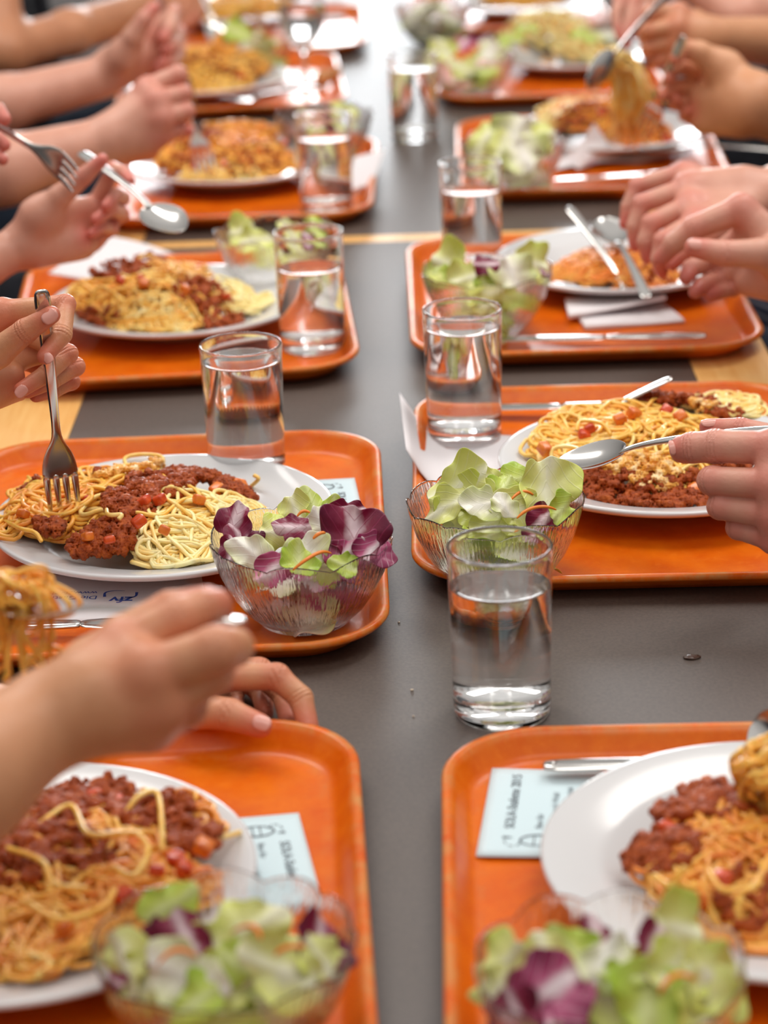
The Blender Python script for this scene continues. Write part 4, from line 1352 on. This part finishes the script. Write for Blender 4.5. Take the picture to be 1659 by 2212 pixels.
# crumpled napkin
z = TZ + 0.001
nk = sheet('crumpled_napkin', M['paper'], [P(1195, 372, z), P(1490, 345, z), P(1470, 312, z), P(1180, 345, z)], 'crumpled white napkin with a blue print beside the lifted spaghetti', 'napkin', nu=26, nv=14, wav=0.002,
           lift=lambda a, b: 0.006 * abs(math.sin(5 * a + 2 * b)) + 0.004 * b)
pk = P(1285, 348, 0.010) + np.array([0, 0.008, 0.046])
pa, pb, pq = P(1205, 345, 0.012), P(1345, 335, 0.012), P(1250, 365, 0.008)
v = [pa, pq, pb, pk, P(1258, 352, 0.010) + np.array([0, 0.004, 0.026]), P(1314, 347, 0.010) + np.array([0, 0.004, 0.022])]
v2 = [q + np.array([0, 0.004, -0.001]) for q in v]
fc = fixn(mesh('raised_fold', [q - np.array(nk.location) for q in v + v2], [[0, 1, 4], [1, 5, 4], [1, 2, 5], [4, 5, 3], [6, 10, 7], [7, 10, 11], [7, 11, 8], [10, 9, 11], [0, 6, 7, 1], [1, 7, 8, 2], [2, 8, 11, 5], [5, 11, 9, 3], [3, 9, 10, 4], [4, 10, 6, 0]], M['paper'], nk, False))
text('printed_text', 'zfv', M['blueink'], nk, P(1290, 366, z) + np.array([0, 0, 0.010]), (-1, 0.05, 0), (0, -1, 0), 0.012)
# standing card by the far left glass
sheet('paper_napkin', M['paper'], [P(752, 414, 0.012), P(808, 398, 0.012), P(832, 324, 0.038), P(764, 340, 0.036)], 'small white napkin sticking up beside the far left water glass', 'napkin', wav=0.0004)
sheet('paper_napkin', M['paper'], [P(700, 45, TZ + .002), P(745, 42, TZ + .002), P(742, -5, TZ + .002), P(702, -5, TZ + .002)], 'small white paper on the farthest left tray', 'napkin', wav=0.0003)
# slice of bread beside the goblet
q = P(712, 168, TZ + 0.012)
fd = Field(q - 0.04, q + 0.04, 0.0018)
fd.cap(q + np.array([-0.012, -0.012, 0]), q + np.array([0.012, 0.018, 0.006]), 0.010, 0.007, 0.004)
fd.cap(q + np.array([-0.008, -0.014, 0.0]), q + np.array([-0.012, 0.004, 0.006]), 0.009, 0.007, 0.004)
p, f = fd.skin()
o = mesh('bread_piece', p - q, f, M['bread'])
o.location = q
tag(o, 'brown piece of bread on the far left tray beside the goblet', 'bread')
# ------------------------------------------------------------------ people
FIN = ('index', 'middle', 'ring', 'little')


def pt(q):
    """('w', x, y, z, r) in metres, or (px, py, depth, r px)"""
    if q[0] == 'w':
        return np.array(q[1:4], float), q[4]
    return Q(q[0], q[1], q[2]), q[3] * q[2] / F


def person(label, skin, hands, shirt, trousers, side, y, vox=0.0016, sleeves=True, nails=(), lapz=-0.13, torso_x=0.70):
    root = tag(empty('person', (side * torso_x, y, -0.74)), label, 'person', 'people eating at the table')
    off = np.array([side * torso_x, y, -0.74])
    caps, flush, crease = [], [], []
    elbows = []
    for h in hands:
        arm = [pt(q) for q in h['arm']]          # wrist ... elbow
        wrist = arm[0]
        for a, b in zip(arm[:-1], arm[1:]):
            caps.append((a[0], b[0], a[1], b[1], 0.02))
        elbows.append((arm[-1], arm[-2]))
        ms = []
        for k in FIN:
            if k not in h:
                continue
            j = [pt(q) for q in h[k]]
            ms.append(j[0])
            caps.append((wrist[0], j[0][0], wrist[1] * 0.62, j[0][1] * 0.95, 0.012))
        for a, b in zip(ms[:-1], ms[1:]):
            caps.append((a[0], b[0], a[1] * 0.92, b[1] * 0.92, 0.008))
            mid = wrist[0] * 0.45 + (a[0] + b[0]) * 0.275
            caps.append((wrist[0], mid, wrist[1] * 0.6, a[1] * 0.9, 0.010))
        for a in h.get('palm', ()):
            u, w_ = pt(a[0]), pt(a[1])
            caps.append((u[0], w_[0], u[1], w_[1], 0.012))
        if 'thumb' in h:
            j = [pt(q) for q in h['thumb']]
            caps.append((wrist[0], j[0][0], wrist[1] * 0.6, j[0][1], 0.012))
            caps.append((j[0][0], j[1][0], j[0][1], j[1][1], 0.010))
            caps.append((j[1][0], j[2][0], j[1][1], j[2][1], 0.003))
            caps.append((j[2][0], j[3][0], j[2][1], j[3][1], 0.002))
            flush += [(j[3][0], 0.016), (j[2][0], 0.010)]
            crease.append((j[2][0], j[3][0] - j[1][0], j[2][1]))
        for k in FIN:
            if k not in h:
                continue
            j = [pt(q) for q in h[k]]
            caps.append((j[0][0], j[1][0], j[0][1] * 0.92, j[1][1], 0.0022))
            caps.append((j[1][0], j[1][0] + (j[1][0] - j[0][0]) * 0.001, j[1][1] * 1.05, j[1][1] * 1.05, 0.002))
            caps.append((j[1][0], j[2][0], j[1][1] * 0.98, j[2][1], 0.0016))
            caps.append((j[2][0], j[3][0], j[2][1], j[3][1], 0.0016))
            flush += [(j[0][0], 0.016), (j[1][0], 0.011), (j[3][0], 0.015)]
            crease.append((j[1][0], j[2][0] - j[0][0], j[1][1]))
            crease.append((j[2][0], j[3][0] - j[1][0], j[2][1]))
    verts, faces, n0 = [], [], 0
    # every arm as one skin
    A = np.array([c[0] for c in caps] + [c[1] for c in caps])
    rm = max(max(c[2], c[3]) for c in caps)
    fd = Field(A.min(0) - rm, A.max(0) + rm, vox)
    for a, b, ra, rb, k in caps:
        fd.cap(a, b, ra, rb, k)
    p, q = fd.skin()
    fl = np.zeros(len(p))
    for c, s in flush:
        d2 = ((p - c) ** 2).sum(1)
        fl = np.maximum(fl, np.exp(-d2 / s ** 2))
    cr = np.zeros(len(p))
    for c, d, r in crease:
        d = d / (np.linalg.norm(d) + 1e-9)
        w_ = p - c
        ax = w_ @ d
        near = ((w_ ** 2).sum(1) < (r * 1.8) ** 2)
        for o_ in (-0.0026, 0.0, 0.0026):
            cr = np.maximum(cr, np.where(near, np.exp(-((ax - o_) / 0.0006) ** 2), 0))
    body = fixn(mesh('body', p - off, q, M[skin], root, attrs={'flush': fl, 'crease': cr}))
    smooth_mesh(body, 3)
    for (px, py, Z, dx, dy, wpx, lpx, tilt) in nails:
        c = Q(px, py, Z)
        ax = RT * dx - UP * dy
        ax = ax / np.linalg.norm(ax)
        n = -_f + ax * 0.25 + RT * tilt[0] + UP * tilt[1]
        n = n - ax * (n @ ax)
        n /= np.linalg.norm(n)
        s = np.cross(ax, n)
        w_, l_ = wpx * Z / F / 2, lpx * Z / F / 2
        vv, ff = [], []
        nu, nv = 9, 9
        for j in range(nv):
            for i in range(nu):
                a, b = -1 + 2 * i / (nu - 1), -1 + 2 * j / (nv - 1)
                xx, yy = a * math.sqrt(1 - b * b * 0.42), b * math.sqrt(1 - a * a * 0.42)
                vv.append(c + s * xx * w_ + ax * yy * l_ + n * (-(xx ** 2) * w_ * 0.42 - 0.15 * l_ * max(0, -yy) ** 2) - off)
        ff = [[j * nu + i, j * nu + i + 1, (j + 1) * nu + i + 1, (j + 1) * nu + i] for j in range(nv - 1) for i in range(nu - 1)]
        o = fixn(mesh('fingernail', vv, ff, M['nail'], body))
        sd = o.modifiers.new('thickness', 'SOLIDIFY')
        sd.thickness = 0.0007
        sd.offset = 0
    # clothes: torso with sleeves, and the lap under the table edge
    tx = side * torso_x
    fd = Field((min(tx, side * 0.30) - 0.22, y - 0.42, -0.42), (max(tx, side * 0.30) + 0.22, y + 0.42, 0.42), 0.009)
    for s in (-1, 1):
        fd.cap((tx, y + s * 0.09, -0.26), (tx + side * 0.05, y + s * 0.10, 0.22), 0.125, 0.115, 0.06)
        fd.cap((tx + side * 0.05, y, 0.26), (tx + side * 0.05, y + s * 0.16, 0.25), 0.075, 0.062, 0.05)
        near = [e for e in elbows if (e[0][0][1] - y) * s >= 0 or len(elbows) == 1]
        sh = np.array([tx + side * 0.05, y + s * 0.17, 0.24])
        if near:
            (e, er), (e2, e2r) = near[0][0], near[0][1]
            end = e if sleeves is True else (sh * 0.45 + e * 0.55)
            fd.cap(sh, end, 0.062, er + 0.010, 0.03)
            if isinstance(sleeves, float):
                pass
            if sleeves == 'long':
                fd.cap(e, e * 0.25 + e2 * 0.75, er + 0.008, e2r + 0.010, 0.01)
        else:
            fd.cap(sh, sh + np.array([-side * 0.02, s * 0.03, -0.28]), 0.062, 0.05, 0.03)
    p, q = fd.skin()
    o = fixn(mesh('shirt', p - off, q, M[shirt], root))
    smooth_mesh(o, 3)
    fd = Field((min(tx, side * 0.25) - 0.2, y - 0.25, -0.76), (max(tx, side * 0.25) + 0.2, y + 0.25, 0.0), 0.010)
    for s in (-1, 1):
        fd.cap((tx, y + s * 0.08, -0.24), (side * 0.30, y + s * 0.12, lapz), 0.095, 0.082, 0.04)
        fd.cap((side * 0.30, y + s * 0.12, lapz), (side * 0.34, y + s * 0.11, -0.70), 0.065, 0.05, 0.03)
    p, q = fd.skin()
    o = fixn(mesh('trousers', p - off, q, M[trousers], root))
    smooth_mesh(o, 3)
    return root


# second on the left: upright fork in the fist
person('person on the left gripping an upright fork in a fist', 'skin_warm', [dict(
    arm=[(-115, 790, 1.665, 50), (-300, 850, 1.64, 62), ('w', -0.50, 1.50, 0.10, 0.040)],
    index=[(5, 676, 1.655, 31), (142, 657, 1.645, 21), (134, 722, 1.628, 22), (97, 770, 1.620, 18)],
    middle=[(25, 705, 1.672, 28), (148, 764, 1.664, 20), (100, 808, 1.652, 20), (46, 842, 1.643, 17)],
    ring=[(40, 740, 1.688, 26), (163, 792, 1.680, 20), (112, 822, 1.668, 19), (60, 845, 1.660, 16)],
    little=[(45, 775, 1.70, 22), (154, 824, 1.694, 18), (115, 844, 1.684, 17), (78, 855, 1.675, 15)],
    thumb=[(-70, 800, 1.640, 42), (-5, 762, 1.626, 33), (55, 715, 1.614, 27), (111, 680, 1.606, 20)],
    palm=[((-60, 830, 1.660, 48), (20, 815, 1.664, 34)), ((-20, 780, 1.676, 32), (80, 765, 1.682, 24)), ((-40, 850, 1.66, 46), (40, 845, 1.68, 22))])],
    'slate', 'black', -1, 1.58, 0.0013, nails=[(107, 683, 1.5992, 0.72, -0.55, 30, 38, (0.1, 0.2)), (103, 774, 1.6142, 0.55, 0.8, 22, 24, (0.3, -0.6)), (46, 846, 1.6376, -0.6, 0.6, 24, 30, (-0.1, -0.5))])
# second on the right: spoon held flat
person('person on the right holding a spoon level over the plate', 'skin_pink', [dict(
    arm=[(1850, 1075, 1.525, 66), ('w', 0.47, 1.50, 0.10, 0.045)],
    index=[(1668, 967, 1.53, 40), (1545, 964, 1.548, 36), (1495, 967, 1.556, 34), (1476, 970, 1.560, 31)],
    middle=[(1672, 1045, 1.522, 36), (1538, 1038, 1.542, 31), (1560, 1050, 1.572, 26), (1610, 1060, 1.588, 22)],
    ring=[(1674, 1112, 1.526, 33), (1556, 1094, 1.545, 28), (1580, 1105, 1.572, 24), (1625, 1110, 1.588, 20)],
    little=[(1672, 1166, 1.535, 29), (1594, 1140, 1.550, 25), (1608, 1142, 1.575, 21), (1640, 1140, 1.585, 18)],
    thumb=[(1770, 1000, 1.57, 44), (1690, 950, 1.585, 30), (1600, 926, 1.595, 24), (1528, 922, 1.602, 18)])],
    'navy', 'navy', 1, 1.68, 0.0013, nails=[(1533, 911, 1.5955, -1, 0.1, 20, 40, (0, 0.75)), (1452, 966, 1.5525, -1, 0.2, 34, 14, (-0.8, 0.1))])
# nearest on the left: blurred fork hand and a hand on the tray corner
person('person on the left nearest the camera, blurred fork hand, other hand on tray', 'skin_warm', [dict(
    arm=[(95, 1560, 1.110, 112), (-90, 1695, 1.080, 132), ('w', -0.43, 0.94, 0.12, 0.045)],
    index=[(262, 1402, 1.120, 60), (385, 1338, 1.124, 48), (440, 1314, 1.130, 42), (468, 1306, 1.136, 36)],
    middle=[(325, 1455, 1.100, 62), (465, 1404, 1.098, 52), (505, 1398, 1.115, 44), (490, 1395, 1.130, 36)],
    ring=[(345, 1522, 1.105, 58), (455, 1456, 1.110, 48), (468, 1440, 1.130, 40), (440, 1430, 1.140, 36)],
    little=[(325, 1572, 1.115, 50), (405, 1532, 1.120, 40), (418, 1512, 1.140, 34), (400, 1490, 1.145, 30)],
    thumb=[(190, 1450, 1.145, 60), (262, 1378, 1.155, 48), (365, 1318, 1.160, 42), (448, 1298, 1.155, 34)],
    palm=[((200, 1500, 1.11, 95), (270, 1530, 1.11, 70))]), dict(
    arm=[(300, 1520, 1.440, 66), (0, 1600, 1.38, 100), ('w', -0.46, 1.22, 0.12, 0.045)],
    index=[(468, 1462, 1.425, 36), (598, 1462, 1.425, 29), (650, 1508, 1.420, 27), (666, 1572, 1.412, 24)],
    middle=[(452, 1446, 1.448, 35), (560, 1450, 1.462, 29), (612, 1500, 1.452, 26), (624, 1555, 1.438, 22)],
    ring=[(428, 1446, 1.472, 31), (520, 1452, 1.488, 26), (566, 1500, 1.475, 24), (572, 1540, 1.458, 20)],
    little=[(400, 1455, 1.485, 26), (470, 1472, 1.495, 22), (508, 1510, 1.480, 20), (512, 1540, 1.468, 17)],
    thumb=[(360, 1535, 1.425, 44), (425, 1535, 1.405, 39), (495, 1543, 1.398, 35), (562, 1568, 1.392, 27)])],
    'slate', 'black', -1, 1.05, 0.0017, nails=[(566, 1560, 1.3848, 1, 0.38, 36, 40, (0, 0.45))])
# third on the left: open hand with spoon, fork at the left edge
person('person on the left with a spoon in one raised hand and fork in the other', 'skin_pink', [dict(
    arm=[(45, 535, 2.200, 44), (-60, 575, 2.18, 52), ('w', -0.56, 2.32, 0.10, 0.042)],
    index=[(205, 452, 2.240, 25), (243, 365, 2.220, 16), (266, 371, 2.200, 14), (281, 390, 2.190, 12)],
    middle=[(212, 478, 2.250, 25), (264, 428, 2.250, 17), (252, 420, 2.215, 15), (230, 446, 2.200, 13)],
    ring=[(207, 503, 2.250, 24), (264, 462, 2.245, 16), (242, 452, 2.215, 15), (208, 474, 2.203, 13)],
    little=[(195, 522, 2.245, 22), (242, 495, 2.240, 14), (222, 490, 2.220, 13), (198, 505, 2.208, 11)],
    thumb=[(85, 470, 2.190, 42), (128, 426, 2.180, 26), (182, 380, 2.170, 20), (221, 345, 2.163, 14)],
    palm=[((60, 520, 2.20, 44), (165, 520, 2.22, 34)), ((80, 540, 2.2, 34), (180, 535, 2.23, 22)), ((110, 455, 2.2, 38), (195, 455, 2.236, 26))]), dict(
    arm=[(-175, 330, 2.10, 44), ('w', -0.58, 2.00, 0.14, 0.042)],
    index=[(-95, 262, 2.11, 22), (-40, 234, 2.10, 18), (-5, 238, 2.095, 17), (10, 258, 2.09, 15)],
    middle=[(-95, 290, 2.10, 22), (-38, 290, 2.09, 17), (-4, 300, 2.085, 16), (10, 314, 2.085, 14)],
    ring=[(-98, 318, 2.10, 21), (-45, 325, 2.09, 16), (-12, 335, 2.085, 15), (6, 345, 2.085, 13)],
    little=[(-105, 345, 2.10, 19), (-60, 355, 2.10, 14), (-38, 362, 2.10, 12), (-25, 366, 2.10, 11)],
    thumb=[(-130, 290, 2.13, 28), (-80, 260, 2.14, 20), (-40, 262, 2.14, 17), (-8, 276, 2.14, 13)])],
    'navy', 'black', -1, 2.40, 0.0018, sleeves='long', torso_x=0.72)
# fourth on the left: fist with fork
person('person on the left whose fist digs a fork into far pasta', 'skin_pink', [dict(
    arm=[(205, 310, 2.60, 52), (0, 368, 2.56, 72), ('w', -0.53, 2.50, 0.08, 0.042)],
    index=[(318, 192, 2.60, 26), (384, 162, 2.60, 21), (394, 186, 2.64, 17), (375, 205, 2.66, 15)],
    middle=[(340, 217, 2.58, 26), (396, 202, 2.59, 19), (398, 220, 2.63, 16), (380, 230, 2.65, 14)],
    ring=[(350, 254, 2.58, 25), (403, 240, 2.59, 18), (398, 254, 2.63, 15), (380, 260, 2.65, 13)],
    little=[(348, 290, 2.59, 23), (386, 280, 2.60, 16), (384, 286, 2.63, 13), (370, 290, 2.64, 12)],
    thumb=[(270, 290, 2.64, 30), (330, 280, 2.67, 22), (385, 275, 2.67, 17), (408, 284, 2.66, 12)],
    palm=[((250, 300, 2.60, 52), (318, 300, 2.60, 36)), ((240, 320, 2.61, 40), (320, 325, 2.62, 24))])],
    'slate', 'black', -1, 2.85, 0.002, torso_x=0.74)
# fifth on the left
person('person on the left with a raised hand holding a fork, pale forearm', 'skin_pink', [dict(
    arm=[(218, 168, 2.93, 46), (0, 226, 2.88, 58), ('w', -0.57, 2.98, 0.08, 0.042)],
    index=[(328, 72, 2.95, 25), (374, 28, 2.94, 18), (367, 58, 2.90, 17), (352, 82, 2.88, 14)],
    middle=[(342, 96, 2.97, 25), (386, 74, 2.97, 18), (376, 98, 2.93, 16), (358, 110, 2.91, 13)],
    ring=[(336, 122, 2.97, 24), (384, 115, 2.97, 17), (372, 134, 2.93, 15), (350, 136, 2.91, 13)],
    little=[(322, 146, 2.96, 22), (370, 150, 2.95, 15), (358, 154, 2.92, 13), (340, 146, 2.91, 12)],
    thumb=[(268, 118, 2.90, 34), (288, 80, 2.88, 24), (312, 42, 2.87, 19), (332, 18, 2.87, 15)],
    palm=[((250, 140, 2.93, 46), (305, 125, 2.95, 36))])],
    'navy', 'navy', -1, 3.42, 0.0022, torso_x=0.78)
# sixth on the left: tan arm, spoon of pasta
person('person farthest on the left with a tanned bent arm and spoon', 'skin_tan', [dict(
    arm=[(330, 14, 3.590, 40), (150, 70, 3.401, 46), (5, 112, 3.289, 52), ('w', -0.60, 3.50, 0.33, 0.046)],
    index=[(395, -15, 3.624, 22), (428, -20, 3.613, 16), (438, 5, 3.590, 15), (430, 32, 3.579, 13)],
    middle=[(398, 5, 3.613, 22), (432, 5, 3.601, 16), (434, 25, 3.568, 14), (420, 42, 3.557, 12)],
    ring=[(392, 25, 3.601, 21), (426, 30, 3.590, 15), (424, 45, 3.568, 13), (408, 52, 3.557, 12)],
    little=[(382, 40, 3.601, 19), (412, 50, 3.590, 14), (406, 58, 3.568, 12), (394, 58, 3.557, 11)],
    thumb=[(355, -10, 3.635, 26), (385, -35, 3.657, 20), (415, -30, 3.657, 16), (435, -12, 3.646, 13)])],
    'black', 'navy', -1, 3.99, 0.0024, sleeves=False, torso_x=0.68)
# third on the right: two hands
person('person on the right with both hands clasped over a nearly empty plate', 'skin_pink', [dict(
    arm=[(1650, 425, 2.19, 58), ('w', 0.57, 2.42, 0.12, 0.044)],
    little=[(1477, 374, 2.215, 25), (1376, 402, 2.220, 18), (1356, 446, 2.220, 16), (1350, 484, 2.220, 13)],
    ring=[(1482, 408, 2.190, 27), (1386, 440, 2.182, 20), (1369, 490, 2.182, 17), (1372, 530, 2.185, 14)],
    middle=[(1488, 446, 2.165, 28), (1406, 482, 2.152, 21), (1393, 522, 2.152, 18), (1398, 556, 2.155, 14)],
    index=[(1502, 482, 2.140, 28), (1432, 520, 2.130, 21), (1421, 560, 2.130, 17), (1430, 588, 2.140, 14)],
    thumb=[(1580, 480, 2.145, 32), (1530, 505, 2.125, 24), (1482, 540, 2.120, 20), (1452, 570, 2.120, 16)],
    palm=[((1600, 410, 2.19, 52), (1510, 408, 2.19, 36))]), dict(
    arm=[(1752, 585, 2.040, 66), ('w', 0.55, 2.02, 0.08, 0.044)],
    index=[(1602, 452, 2.055, 34), (1502, 492, 2.060, 26), (1456, 526, 2.068, 23), (1429, 558, 2.078, 18)],
    middle=[(1622, 500, 2.080, 32), (1530, 562, 2.100, 23), (1492, 580, 2.085, 20), (1482, 600, 2.075, 16)],
    ring=[(1640, 545, 2.090, 30), (1552, 602, 2.100, 22), (1516, 618, 2.085, 19), (1502, 630, 2.075, 16)],
    little=[(1652, 585, 2.095, 27), (1582, 622, 2.100, 19), (1548, 632, 2.090, 16), (1532, 638, 2.085, 14)],
    thumb=[(1690, 560, 2.030, 42), (1640, 548, 2.020, 33), (1566, 547, 2.018, 28), (1500, 535, 2.020, 22)],
    palm=[((1700, 560, 2.05, 66), (1640, 520, 2.07, 48)), ((1700, 610, 2.06, 50), (1620, 605, 2.09, 36))])],
    'navy', 'navy', 1, 2.24, 0.0018, nails=[(1503, 526, 2.0105, -1, -0.1, 26, 34, (0, 0.35))])
# fourth on the right: lifting spaghetti
person('person on the right lifting spaghetti high with spoon and fork', 'skin_warm', [dict(
    arm=[(1545, 80, 2.765, 42), ('w', 0.58, 2.95, 0.12, 0.042)],
    index=[(1465, 28, 2.750, 23), (1405, 30, 2.740, 18), (1395, 46, 2.770, 15), (1410, 60, 2.780, 13)],
    middle=[(1458, 58, 2.740, 23), (1398, 68, 2.730, 18), (1392, 82, 2.760, 15), (1410, 90, 2.780, 13)],
    ring=[(1455, 90, 2.745, 22), (1401, 102, 2.740, 17), (1398, 113, 2.770, 14), (1415, 118, 2.780, 12)],
    little=[(1457, 116, 2.750, 20), (1420, 132, 2.750, 14), (1420, 138, 2.770, 12), (1432, 138, 2.780, 11)],
    thumb=[(1500, 50, 2.800, 26), (1450, 36, 2.820, 20), (1405, 42, 2.820, 16), (1384, 62, 2.810, 13)],
    palm=[((1510, 80, 2.76, 44), (1470, 80, 2.755, 30))]), dict(
    arm=[(1630, 220, 2.590, 68), ('w', 0.57, 2.62, 0.06, 0.044)],
    thumb=[(1565, 150, 2.600, 40), (1512, 114, 2.590, 25), (1476, 104, 2.585, 20), (1460, 128, 2.580, 15)],
    index=[(1525, 155, 2.640, 26), (1470, 142, 2.620, 18), (1452, 152, 2.610, 16), (1445, 170, 2.605, 13)],
    middle=[(1522, 185, 2.650, 26), (1456, 188, 2.630, 18), (1440, 198, 2.620, 15), (1432, 206, 2.610, 13)],
    ring=[(1525, 215, 2.650, 24), (1470, 225, 2.640, 17), (1456, 226, 2.630, 14), (1460, 216, 2.620, 12)],
    little=[(1530, 245, 2.645, 22), (1492, 255, 2.640, 15), (1478, 250, 2.630, 13), (1485, 240, 2.620, 11)],
    palm=[((1580, 220, 2.61, 62), (1530, 225, 2.63, 44)), ((1600, 250, 2.61, 50), (1520, 262, 2.63, 28))])],
    'stripe', 'stripe', 1, 2.97, 0.002)
# fifth on the right: fingers at the top edge
person('person on the right behind the spaghetti lifter, reddish fingers pointing down', 'skin_pink', [dict(
    arm=[(1490, -40, 2.98, 40), (1600, 35, 2.93, 44), ('w', 0.62, 3.10, 0.14, 0.042)],
    index=[(1400, -40, 2.98, 22), (1370, 4, 2.97, 18), (1360, 50, 2.96, 15), (1353, 95, 2.95, 12)],
    middle=[(1375, -40, 3.0, 22), (1342, -2, 3.00, 18), (1332, 32, 2.99, 15), (1341, 78, 2.98, 12)],
    ring=[(1385, -60, 3.03, 21), (1355, -30, 3.04, 16), (1350, 5, 3.03, 14), (1362, 35, 3.02, 12)],
    little=[(1400, -70, 3.05, 19), (1380, -45, 3.06, 14), (1375, -15, 3.05, 12), (1382, 10, 3.04, 11)],
    thumb=[(1440, -30, 2.95, 26), (1410, 0, 2.94, 20), (1385, 35, 2.94, 16), (1372, 68, 2.94, 13)])],
    'black', 'black', 1, 3.62, 0.0022)
